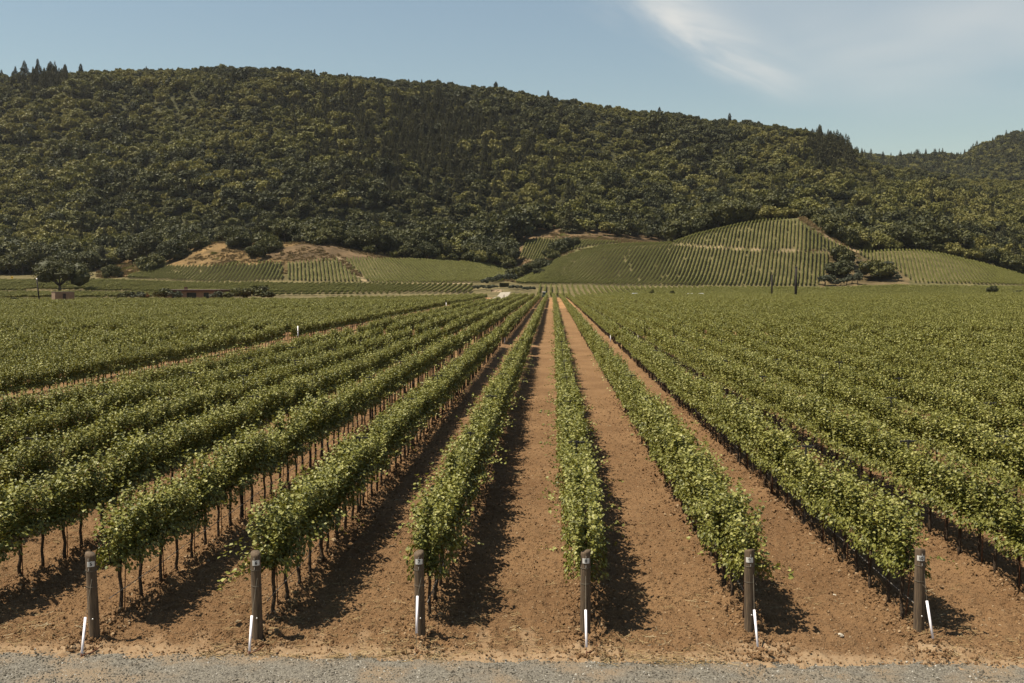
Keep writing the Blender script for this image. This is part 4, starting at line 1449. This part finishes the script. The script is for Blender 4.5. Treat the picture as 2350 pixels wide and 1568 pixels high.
post_r = 0.073
for k in range(5, 11):
    base = POSTS[k]
    top = on_plane_y(*TOP_PX[k], base[1] + 0.03)
    hgt = top[2]
    post = thing('numbered_post', 'weathered round wooden end post with number plate %d' % k, 'post', (base[0], base[1], 0), 0.0, 'numbered end posts of the vine rows')
    ax = np.array([(top[0] - base[0]) / hgt, 0.03 / hgt, 1.0])
    rr = np.random.default_rng(k)
    b = MB()
    seg = 18
    zs = [-0.25, 0.0, 0.25, 0.5, 0.75, 1.0, hgt - 0.03, hgt]
    V = []
    wob = 1 + 0.03 * rr.normal(0, 1, (len(zs), seg)) * 0.6
    for q, z in enumerate(zs):
        rad = post_r * (1.06 - 0.07 * z) * (0.93 if q == len(zs) - 1 else 1)
        for s in range(seg):
            a = 2 * math.pi * s / seg
            zz_ = z + (0.02 * math.sin(a + k) if q >= len(zs) - 2 else 0)
            V.append((ax[0] * z + rad * wob[q, s] * math.cos(a), ax[1] * z + rad * wob[q, s] * math.sin(a), zz_))
    F_ = []
    for q in range(len(zs) - 1):
        for s in range(seg):
            s2_ = (s + 1) % seg
            F_.append((q * seg + s, q * seg + s2_, (q + 1) * seg + s2_, (q + 1) * seg + s))
    V.append((ax[0] * hgt, ax[1] * hgt, hgt - 0.004))
    e = (len(zs) - 1) * seg
    F_ += [(e + s, e + (s + 1) % seg, len(V) - 1) for s in range(seg)]
    b.add(V, F_)
    b.build('shaft', M['wood'], post, True)
    # plate bent round the front of the post
    pc = on_plane_y(*PLATE_PX[k], base[1] - post_r) - np.array([base[0], base[1], 0])
    zc = pc[2]
    xo = ax[0] * zc
    a0 = math.asin(max(-0.6, min(0.6, (pc[0] - xo) / post_r)))
    b = MB()
    V, F_ = [], []
    hw, hh, rp = 0.70, 0.037, post_r + 0.002
    for zz_ in (-hh, hh):
        for lay in (0.0, 0.003):
            for s in range(7):
                a = a0 + hw * (s / 3.0 - 1)
                V.append((math.sin(a) * (rp + lay), -math.cos(a) * (rp + lay), zz_))
    for s in range(6):
        F_ += [(7 + s, 8 + s, 22 + s, 21 + s), (s + 14, s + 15, s + 1, s), (14 + s, 21 + s, 22 + s, 15 + s), (s, s + 1, s + 8, s + 7)]
    b.add(V, F_)
    plate = b.build('number_plate', M['plate'], post, False, (xo, ax[1] * zc, zc))
    cu = bpy.data.curves.new('number', 'FONT')
    cu.body = str(k)
    cu.align_x = 'CENTER'
    cu.align_y = 'CENTER'
    cu.size = 0.066
    cu.offset = 0.0018
    cu.extrude = 0.0008
    cu.materials.append(M['black'])
    tmp = link('number_text', cu)
    bpy.context.view_layer.update()
    nm_ = bpy.data.meshes.new_from_object(tmp.evaluated_get(bpy.context.evaluated_depsgraph_get()))
    bpy.data.objects.remove(tmp)
    nm_.name = 'number'
    nb = link('number', nm_, plate, (math.sin(a0) * (rp + 0.007), -math.cos(a0) * (rp + 0.007), 0.0), (math.pi / 2, 0, a0))
    # wires wound round the post, staples and the zinc nail
    for zw in (hgt - 0.24, hgt - 0.47):
        ring = [(ax[0] * zw + (post_r + 0.004) * math.cos(a), ax[1] * zw + (post_r + 0.004) * math.sin(a), zw + 0.006 * math.sin(a * 1 + k)) for a in np.linspace(0, 2 * math.pi, 17)]
        MB().tube(ring, 0.0028, 5, False).build('wire_wrap', M['wire'], post)
    for zw in (hgt - 0.075, hgt - 0.215):
        MB().box((ax[0] * zw + 0.003, ax[1] * zw - post_r - 0.004, zw), (0.007, 0.012, 0.03)).build('staple', M['nail'], post)
    MB().tube([(0.012, -post_r + 0.0, 0.34), (0.012, -post_r - 0.014, 0.34)], 0.011, 8).build('nail', M['nail'], post, True)
    # guy: anchor in the ground, white sleeve over the wire up to the post
    (sbx, sby), (stx, sty), gy_ = SLEEVE[k]
    foot = px_ground(sbx + (sbx - stx) * (gy_ - sby) / (sby - sty) * 1.0, gy_)
    att = np.array([base[0] + ax[0] * (hgt - 0.35) + (0.04 if k != 8 else 0.0), base[1] + 0.02 - post_r, hgt - 0.35])
    # the sleeve lies on the wire's plane: from depth of its ends between foot and post
    f0 = max(0.02, (gy_ - sby) / (gy_ - 1310.0))
    f1 = min(0.8, (gy_ - sty) / (gy_ - 1310.0))
    s0 = on_plane_y(sbx, sby, foot[1] + f0 * (att[1] - foot[1]))
    s1 = on_plane_y(stx, sty, foot[1] + f1 * (att[1] - foot[1]))
    g = thing('guy_wire', 'white sleeved guy wire in front of the post numbered %d' % k, 'guy wire', tuple(foot), 0.0, 'white guy wire sleeves before the posts')
    rel = lambda q: tuple(np.asarray(q) - foot)
    MB().tube([rel(s0), rel(s1)], 0.0175, 10).build('sleeve', M['white'], g, True)
    MB().tube([rel(foot + (0, 0, -0.05)), rel(s0), rel(s1), rel(att)], 0.0026, 5, False).build('wire', M['wire'], g)
    MB().tube([(0.0, 0.0, -0.06), (0.0, 0.0, 0.055)], 0.011, 6).tube([(0.015, 0, 0.03), (0.10, 0.10, 0.035), (0.16, 0.19, 0.07)], 0.009, 6).build('anchor', M['rust'], g, True)
    # trellis wires and the drip hose of the row
    x = row_x(k)
    for zw, r_, nm, mt, lb in ((0.80, 0.0022, 'trellis_wire', M['wire'], 'taut steel trellis wire along the row behind post %s'), (0.43, 0.007, 'drip_hose', M['hose'], 'thin irrigation hose strung along the row behind post %s')):
        path = [(x + 0.03 + 0.006 * math.sin(q * 1.7), YP + (0.1 if r_ < 0.005 else 0.25) + q * 2.0, zw - (0.02 * (q % 2) if r_ > .005 else 0)) for q in range(0, 32)]
        o = MB().tube(path, r_, 5, False).build(nm, mt)
        tag(o, lb % DIG[k], 'wire' if r_ < 0.005 else 'hose')

# rusty training stakes and T-topped line posts
stk = MB().tube([(0, 0, -0.1), (0.004, 0.0, 1.25)], 0.0085, 6).mesh('vine_stake', M['rust'], True)
for k in range(3, 13):
    ys = np.arange(YP + 0.9, 30.0, VSP * 2)
    for j, y in enumerate(ys):
        xx_ = row_x(k) + rng.normal(0, 0.02)
        if not in_frame(np.array([xx_]), np.array([y]), 0.4, 0, 0)[0]:
            continue
        o = link('vine_stake', stk, None, (xx_, y + rng.normal(0, 0.06), 0), (rng.normal(0, .02), rng.normal(0, .03), 0))
        tag(o, 'thin rusty stake ' + row_phrase(k), 'stake', 'rusty stakes ' + row_phrase(k))
for k in range(2, 14):
    for j, y in enumerate(np.arange(YP + 6.8 + (k * 37 % 5) * 0.4, 66.0, 7.5)):
        xx_ = row_x(k)
        if not in_frame(np.array([xx_]), np.array([y]), 1.5, 0, 0)[0]:
            continue
        t = thing('line_post', 'steel line post with crossarm ' + row_phrase(k), 'trellis post', (xx_, y, 0), rng.normal(0, .05), 'line posts ' + row_phrase(k))
        if k == 1 and False:
            pass
        MB().box((0, 0, 0.84), (0.035, 0.035, 1.84)).build('shaft', M['steel'], t)
        MB().box((0, 0.02, 1.73), (0.36, 0.03, 0.035)).build('crossarm', M['steel'], t)

# end posts at the far cross lanes
epm = MB().tube([(0, 0, -0.3), (0, 0.0, 0.7), (0, 0, 1.45)], [0.075, 0.072, 0.07], 8).mesh('end_post', M['wood'], True)
for (yy, k0, k1, lb, gp) in ((331.6, 1, 13, 'wooden end post before the trimmed far rows', 'end posts before the trimmed far rows'),
                             (337.4, -1, 11, 'wooden end post facing the far cross lane', 'end posts facing the far cross lane'),
                             (80.6, 3, 14, 'wooden end post at the first cross lane', 'end posts at the first cross lane'),
                             (204.0, 3, 14, 'wooden end post at the second cross lane', 'end posts at the second cross lane')):
    for k in range(k0, k1):
        if k in LANE:
            continue
        o = link('end_post', epm, None, (row_x(k) + rng.normal(0, .03), yy, 0), (rng.normal(0, .02), rng.normal(0, .02), 0))
        tag(o, lb, 'post', gp)
for (x, y, h_, lb) in ((684, 790, 1.55, 'tall white marker post in the left vine block'), (851, 772, 0.9, 'short white marker post left of the middle rows'),
                       (1024, 714, 1.6, 'white marker post far along the left track'), (1158, 790, 0.7, 'white stake at the cross lane left of row 7'),
                       (1401, 787, 0.75, 'white stake at the cross lane in the middle'), (1464, 783, 0.7, 'white stake right of the middle at the cross lane')):
    p = px_ground(x, y)
    o = MB().tube([(0, 0, -0.1), (0, 0, h_)], 0.042 if h_ > 1 else 0.035, 8).build('marker_post', M['white'], None, True, (p[0], p[1], 0))
    tag(o, lb, 'post')

# stray shoots lying out of the rows
def shoot(label, p0, p1, seed, nleaf=46):
    r = np.random.default_rng(seed)
    p0, p1 = np.array(p0), np.array(p1)
    t = np.sort(r.random(nleaf))
    sag = (np.sin(t * math.pi) * 0.10)[:, None] * np.array([0, 0, 1])
    P = p0 + (p1 - p0) * t[:, None] + sag + r.normal(0, 0.045, (nleaf, 3))
    a = r.uniform(0, 6.28, nleaf)
    V, F, C = leaf_cards(P, np.stack([np.cos(a), np.sin(a), r.uniform(-.5, .2, nleaf)], 1), np.stack([r.normal(0, .4, nleaf), r.normal(0, .4, nleaf), np.ones(nleaf)], 1),
                         0.06 * r.uniform(.6, 1.2, nleaf), np.clip(r.normal(.6, .2, nleaf), 0, 1))
    t_ = thing('vine_shoot', label, 'vine shoot')
    link('foliage', mesh_np('foliage', V, F, M['vine'], False, C), t_)
    MB().tube([p0, (p0 + p1) / 2 + (0, 0, 0.09), p1], [0.006, 0.005, 0.003], 5, False).build('stem', M['trunk'], t_)


x6, x9 = row_x(6), row_x(9)
shoot('long leafy shoot hanging out left of post 6', (x6 - 0.05, YP + 0.45, 0.95), (x6 - 0.68, YP + 0.25, 0.62), 1)
shoot('leafy shoot reaching out right of post 9', (x9 + 0.1, YP + 0.5, 1.0), (x9 + 0.55, YP + 0.4, 0.85), 2, 30)
# two pale stones on the headland
for (x, y, r_, lb) in ((1914, 1370, 0.035, 'small pale stone lying between rows 9 and 10'), (1928, 1462, 0.045, 'pale stone on the headland left of post 10')):
    p = px_ground(x, y)
    o = link('stone', lump_mesh('stone', x, M['stone']), None, (p[0], p[1], 0.02), None, r_)
    tag(o, lb, 'stone')

# ------------------------------------------------------------------ tracks, buildings, vehicles, poles
def strip(name, pts, wd, mat, label, lift=0.03):
    pts = [np.array(p) for p in pts]
    V, F_ = [], []
    for i, p in enumerate(pts):
        t = pts[min(i + 1, len(pts) - 1)] - pts[max(i - 1, 0)]
        t = t[:2] / (np.linalg.norm(t[:2]) + 1e-9)
        nn = np.array([t[1], -t[0]])
        for s in (-0.5, 0.5):
            q = p[:2] + nn * wd * s
            V.append((q[0], q[1], float(terrain(np.array([q[0]]), np.array([q[1]]))[0]) + lift))
        if i:
            F_.append((2 * i - 2, 2 * i - 1, 2 * i + 1, 2 * i))
    tag(MB().add(V, F_).build(name, mat), label, kind='structure')


strip('track', [(-19.2, y, 0) for y in np.arange(204, 412, 6.0)], 4.2, M['track'], 'pale gravel track running away between the blocks')
strip('track', [(x, 334.3, 0) for x in np.arange(-16, 14, 3.0)], 2.2, M['dirt'], 'bare cross lane at the far posts')
strip('field_edge', [terr_pt(x, 467) for x in np.arange(300, 1100, 20)], 5.0, M['dirt'], 'bare strip below the left slope vines', 0.12)
strip('field_edge', [terr_pt(x, 462) for x in np.arange(1480, 2420, 20)], 2.6, M['dirt'], 'bare strip below the right knoll', 0.12)
o = lump_mesh('dirt_mound', 77, M['dirt'])
p = terr_pt(1140, 412)
tag(link('dirt_mound', o, None, p, None, (2.6, 1.2, 1.6)), 'tan heap of dirt at the end of the pale track', 'dirt mound')
p = terr_pt(1157, 438)
t = thing('box_hedge', 'boxy clipped dark hedge behind the end of the pale track', 'hedge', p, 0.05)
r_ = np.random.default_rng(4)
nl = 1800
Pb = np.stack([r_.uniform(-2.0, 2.0, nl), r_.uniform(-1.0, 1.0, nl), r_.uniform(0.1, 1.75, nl)], 1)
side = r_.integers(0, 3, nl)
Pb[side == 0, 2] = 1.75
Pb[side == 1, 1] = -1.0
Pb[side == 2, 0] = np.sign(Pb[side == 2, 0]) * 2.0
V, F, C = leaf_cards(Pb, r_.normal(0, 1, (nl, 3)), np.stack([r_.normal(0, .5, nl), -0.5 + r_.normal(0, .5, nl), 0.8 + r_.normal(0, .3, nl)], 1), np.full(nl, 0.13), r_.uniform(0, .7, nl))
link('foliage', mesh_np('foliage', V, F, M['oak'], False, C), t)
MB().box((0, 0, 0.85), (3.8, 1.85, 1.7)).build('inner_branches', M['trunk'], t)

# low house with flat overhanging roof
hp = terr_pt(447, 362)
h = thing('low_house', 'long low tan house with flat brown roof beyond the left vines', 'house', (hp[0], hp[1], hp[2] - 0.1), math.radians(-6))
HL, HDp, HH = 19.0, 9.0, 3.0
MB().box((0, 0, HH / 2), (HL, HDp, HH)).build('wall', M['wall_tan'], h)
rf = MB().box((0.8, 0, HH + 0.62), (HL + 4.6, HDp + 2.4, 0.12)).build('roof', M['roof'], h)
MB().box((0.8, 0, HH + 0.28), (HL + 4.2, HDp + 2.0, 0.55)).build('fascia', M['fascia'], rf)
MB().box((-3.6, 0.5, HH + 1.15), (0.9, 0.9, 0.95)).build('chimney', M['fascia'], rf)
for (xc, wd) in ((-5.2, 2.6), (1.0, 3.6), (6.6, 2.0)):
    wn = MB().box((xc, -HDp / 2 - 0.02, 1.45), (wd, 0.10, 2.3)).build('window', M['frame'], h)
    q = max(2, int(wd / 1.2))
    for s in range(q):
        MB().box((xc - wd / 2 + wd * (s + 0.5) / q, -HDp / 2 - 0.085, 1.45), (wd / q - 0.12, 0.04, 2.14)).build('pane', M['glass'], wn)
dd = MB().box((HL / 2 + 0.03, -1.5, 1.15), (0.08, 1.3, 2.2)).build('door', M['door_dark'], h)
MB().tube([(HL / 2 + 0.10, -1.05, 1.1), (HL / 2 + 0.16, -1.05, 1.1)], 0.03, 6).build('handle', M['nail'], dd)
for s in (-1, 1):
    MB().tube([(HL / 2 + 2.4, s * 4.2, 0), (HL / 2 + 2.4, s * 4.2, HH)], 0.10, 8).build('roof_post', M['fascia'], h)
# small shed
sp_ = terr_pt(145, 312)
s_h = thing('small_shed', 'small flat roofed pink stucco shed at the far left', 'shed', (sp_[0], sp_[1], 0), math.radians(38))
MB().box((0, 0, 1.2), (5.6, 5.2, 2.5)).build('wall', M['wall_tan'], s_h)
MB().box((0, 0, 2.52), (5.8, 5.4, 0.14)).build('roof', M['roof'], s_h)
for (xc, yc, sx_, sy_, nm, hh_) in ((-0.1, -2.62, 0.9, 0.06, 'door', 2.05), ):
    dd = MB().box((xc, yc, hh_ / 2), (sx_, sy_, hh_)).build(nm, M['door_dark'], s_h)
    MB().tube([(xc + 0.33, yc - 0.03, 1.0), (xc + 0.33, yc - 0.09, 1.0)], 0.025, 6).build('handle', M['nail'], dd)
wn = MB().box((2.82, 0.2, 1.3), (0.06, 0.7, 0.8)).build('window', M['frame'], s_h)
MB().box((2.86, 0.2, 1.3), (0.03, 0.58, 0.68)).build('pane', M['glass'], wn)
wn = MB().box((2.82, 1.9, 1.3), (0.06, 0.5, 0.9)).build('window', M['frame'], s_h)
MB().box((2.86, 1.9, 1.3), (0.03, 0.38, 0.78)).build('pane', M['glass'], wn)
# bushes round house and shed
for j, (pxx, D, wd, hg, lb) in enumerate(((374, 352, 8.5, 5.6, 'dark bush at the left front corner of the low house'), (402, 349, 6.5, 4.8, 'grey green bush before the left windows of the house'),
                         (500, 349, 7, 4.8, 'bush before the right end of the house wall'), (522, 349, 5, 4.2, 'narrow lighter bush under the house roof end'),
                         (550, 354, 8.5, 6.0, 'tall dark bush just right of the house'), (585, 354, 12.5, 7.0, 'largest dark bush right of the low house'),
                         (614, 351, 7, 4.2, 'low bush at the right end of the house garden'), (290, 351, 7, 4.2, 'left bush of the pair in the gap between shed and house'),
                         (314, 351, 6.5, 4.4, 'right bush of the pair in the gap between shed and house'), (125, 316, 2.6, 2.2, 'small dark bush hugging the left shed wall'),
                         (33, 318, 5.5, 2.9, 'dark bush left of the tall pole'), (6, 318, 5.0, 2.3, 'low dark bush at the left picture edge'))):
    place_tree('garden_bush', lb, 'bush', pxx, D, wd, hg, (OLVD if j in (1, 2, 8) else [leafy('crown', 1200 + j, 1.0, 1.6, 12, 0.15, 900, M['oak'], 0.1)]), seed=j, base_w=2.2, base_h=2.2, lift=-0.12)
for j in range(9):
    place_tree('low_shrub', 'low green shrub in the strip before the house', 'shrub', 410 + j * 13, 346, 2.2, 1.0, OLVD, seed=j, group='low shrubs before the house', base_w=2.2, base_h=2.2, lift=-0.1)
p = terr_pt(338, 352)
t = thing('rust_shrub', 'small rust orange conical shrub between the bushes near the house', 'shrub', p, 0, None, (0.28, 0.28, 0.17))
link('crown', conifer('crown', 971, 17.0, 3.6, 900, 1.3, M['rust_leaf']), t)


def pole(label, pt, h_, r_, mat=M['pole'], lean=(0.0, 0.0)):
    t = thing('tall_pole', label, 'pole', pt)
    MB().tube([(0, 0, -0.5), (lean[0] * 0.5, lean[1] * 0.5, h_ * 0.5), (lean[0], lean[1], h_)], [r_ * 1.05, r_, r_ * 0.92], 12).build('shaft', mat, t, True)
    return t


p = terr_pt(92, 287)
t = pole('slim leaning dark pole with white top left of the shed', p, 8.0, 0.20, lean=(-0.75, 0))
MB().tube([(-0.70, 0, 7.5), (-0.76, 0, 8.25)], 0.13, 10).build('white_cap', M['white'], t, True)
p = terr_pt(1826, 318)
t = pole('thick dark pole standing tallest before the right knoll', p, 10.4, 0.42)
MB().tube([(0, 0, 10.3), (0, 0, 10.5)], 0.46, 12).build('cap', M['steel'], t, True)
MB().tube([(0, 0, 10.5), (0.05, 0, 11.1), (-0.2, 0, 11.6)], [0.05, 0.04, 0.02], 6).build('bracket', M['steel'], t)
p = terr_pt(1771, 352)
t = pole('thinner dark pole with slanting arm left of the thick pole', p, 8.2, 0.30)
MB().tube([(0.1, 0, 7.4), (0.5, 0, 8.6), (1.2, 0, 9.8)], [0.12, 0.09, 0.07], 7).build('slanting_arm', M['pole'], t)

# yellow road sign
p = terr_pt(28, 466)
t = thing('road_sign', 'yellow diamond warning sign at the far left under the trees', 'road sign', p)
MB().tube([(0, 0, -0.2), (0, 0, 2.2)], 0.05, 6).build('sign_post', M['steel'], t)
MB().add([(0, -0.06, 1.2), (0.75, -0.06, 1.95), (0, -0.06, 2.7), (-0.75, -0.06, 1.95), (0, -0.02, 1.2), (0.75, -0.02, 1.95), (0, -0.02, 2.7), (-0.75, -0.02, 1.95)],
         [(0, 1, 2, 3), (7, 6, 5, 4), (0, 4, 5, 1), (1, 5, 6, 2), (2, 6, 7, 3), (3, 7, 4, 0)]).build('sign_board', M['sign_yellow'], t)
MB().box((0, -0.08, 1.95), (0.5, 0.02, 0.16)).build('symbol', M['black'], t)


def wheel(parent, x, y, r_, wd):
    wl = MB().tube([(x, y - wd / 2, r_), (x, y + wd / 2, r_)], r_, 16).build('wheel', M['tyre'], parent, False)
    s = 1 if y > 0 else -1
    MB().tube([(x, y + s * (wd / 2 - 0.02), r_), (x, y + s * (wd / 2 + 0.02), r_)], r_ * 0.55, 12).build('rim', M['nail'], wl)


def vehicle(label, cat, pt, rz, L_, open_bed):
    t = thing('parked_' + cat, label, cat, pt, rz)
    prof = ([(-.5, .45), (-.5, .95), (-.42, 1.0), (-.12, 1.05), (-.04, 1.75), (.22, 1.78), (.33, 1.12), (.48, 1.0), (.5, .75), (.5, .45)] if open_bed else
            [(-.5, .45), (-.5, .95), (-.44, 1.05), (-.36, 1.62), (-.25, 1.74), (.12, 1.74), (.28, 1.10), (.46, .95), (.5, .75), (.5, .45)])
    n_ = len(prof)
    V = []
    for s in (-1, 1):
        for (a, z) in prof:
            wv = 0.9 if z < 1.1 else 0.9 - (z - 1.1) * 0.22
            V.append((a * L_, s * wv, z))
    F_ = [tuple(range(n_)), tuple(range(2 * n_ - 1, n_ - 1, -1))] + [(i, n_ + i, n_ + (i + 1) % n_, (i + 1) % n_) for i in range(n_)]
    MB().add(V, F_).build('body', M['car_white'], t)
    for s in (-1, 1):
        xs = (-0.02, 0.20) if open_bed else (-0.34, 0.12)
        MB().add([(xs[0] * L_, s * 0.905, 1.12), (xs[1] * L_ + 0.25, s * 0.905, 1.12), (xs[1] * L_, s * 0.80, 1.60), (xs[0] * L_ + 0.1, s * 0.80, 1.60)],
                 [(0, 1, 2, 3) if s < 0 else (3, 2, 1, 0)]).build('window', M['glass'], t)
    for a in (-0.31, 0.31):
        for s in (-1, 1):
            wheel(t, a * L_, s * 0.82, 0.36, 0.22)
    for s in (-1, 1):
        MB().box((L_ * 0.497, s * 0.62, 0.82), (0.06, 0.3, 0.16)).build('headlight', M['nail'], t)
    return t


for (x, D, L_, ob, lb, cat, up) in ((1612, 352, 5.4, True, 'white pickup truck parked among the vines below the knoll', 'pickup', 0.9),
                                    (1587, 350, 4.3, False, 'white car left beside the pickup among the vines', 'car', 0.35),
                                    (1460, 356, 3.9, False, 'white car roof showing alone among the far vines', 'car', 0.3)):
    p = terr_pt(x, D)
    vehicle(lb, cat, (p[0], p[1], p[2] + 0.02), math.pi if ob else 0.0, L_, ob)
# tractor between the far rows
p = terr_pt(1248.5, 340)
t = thing('tractor', 'narrow green vineyard tractor with white roof at the far rows', 'tractor', p, -math.pi / 2)
MB().box((0.9, 0, 1.05), (1.7, 0.75, 0.7)).build('bonnet', M['green_paint'], t)
MB().box((-0.45, 0, 0.95), (1.2, 1.0, 0.8)).build('chassis', M['green_paint'], t)
cb = MB().box((-0.45, 0, 1.75), (1.15, 1.05, 0.9), 0, 0.92).build('cab', M['glass'], t)
for a in (-1, 1):
    for s in (-1, 1):
        MB().box((-0.45 + a * 0.54, s * 0.50, 1.75), (0.07, 0.07, 0.92)).build('pillar', M['green_paint'], cb)
MB().box((-0.45, 0, 2.28), (1.35, 1.25, 0.16)).build('roof', M['white'], t)
for (x, s, r_, wd) in ((-0.7, -1, 0.62, 0.34), (-0.7, 1, 0.62, 0.34), (1.35, -1, 0.42, 0.26), (1.35, 1, 0.42, 0.26)):
    wl = MB().tube([(x, s * 0.66 - wd / 2, r_), (x, s * 0.66 + wd / 2, r_)], r_, 16).build('wheel', M['tyre'], t)
    MB().tube([(x, s * (0.66 + wd / 2 - 0.02), r_), (x, s * (0.66 + wd / 2 + 0.02), r_)], r_ * 0.5, 12).build('rim', M['rim_yellow'], wl)
for s in (-1, 1):
    MB().tube([(1.74, s * 0.25, 1.2), (1.78, s * 0.25, 1.2)], 0.09, 8).build('headlight', M['nail'], t)

# thin summer haze over the whole valley
hz = bpy.data.materials.new('haze')
hz.use_nodes = True
t = NT(hz.node_tree)
pv = t.n('ShaderNodeVolumePrincipled', {'Color': (0.90, 0.92, 0.94, 1.0), 'Density': 0.00003, 'Anisotropy': 0.3})
t.n('ShaderNodeOutputMaterial', {'Volume': pv.outputs[0]})
tag(MB().box((0, 1130, 148.0), (3200, 2460, 306.0)).build('haze', hz), 'thin bluish summer haze', kind='stuff')
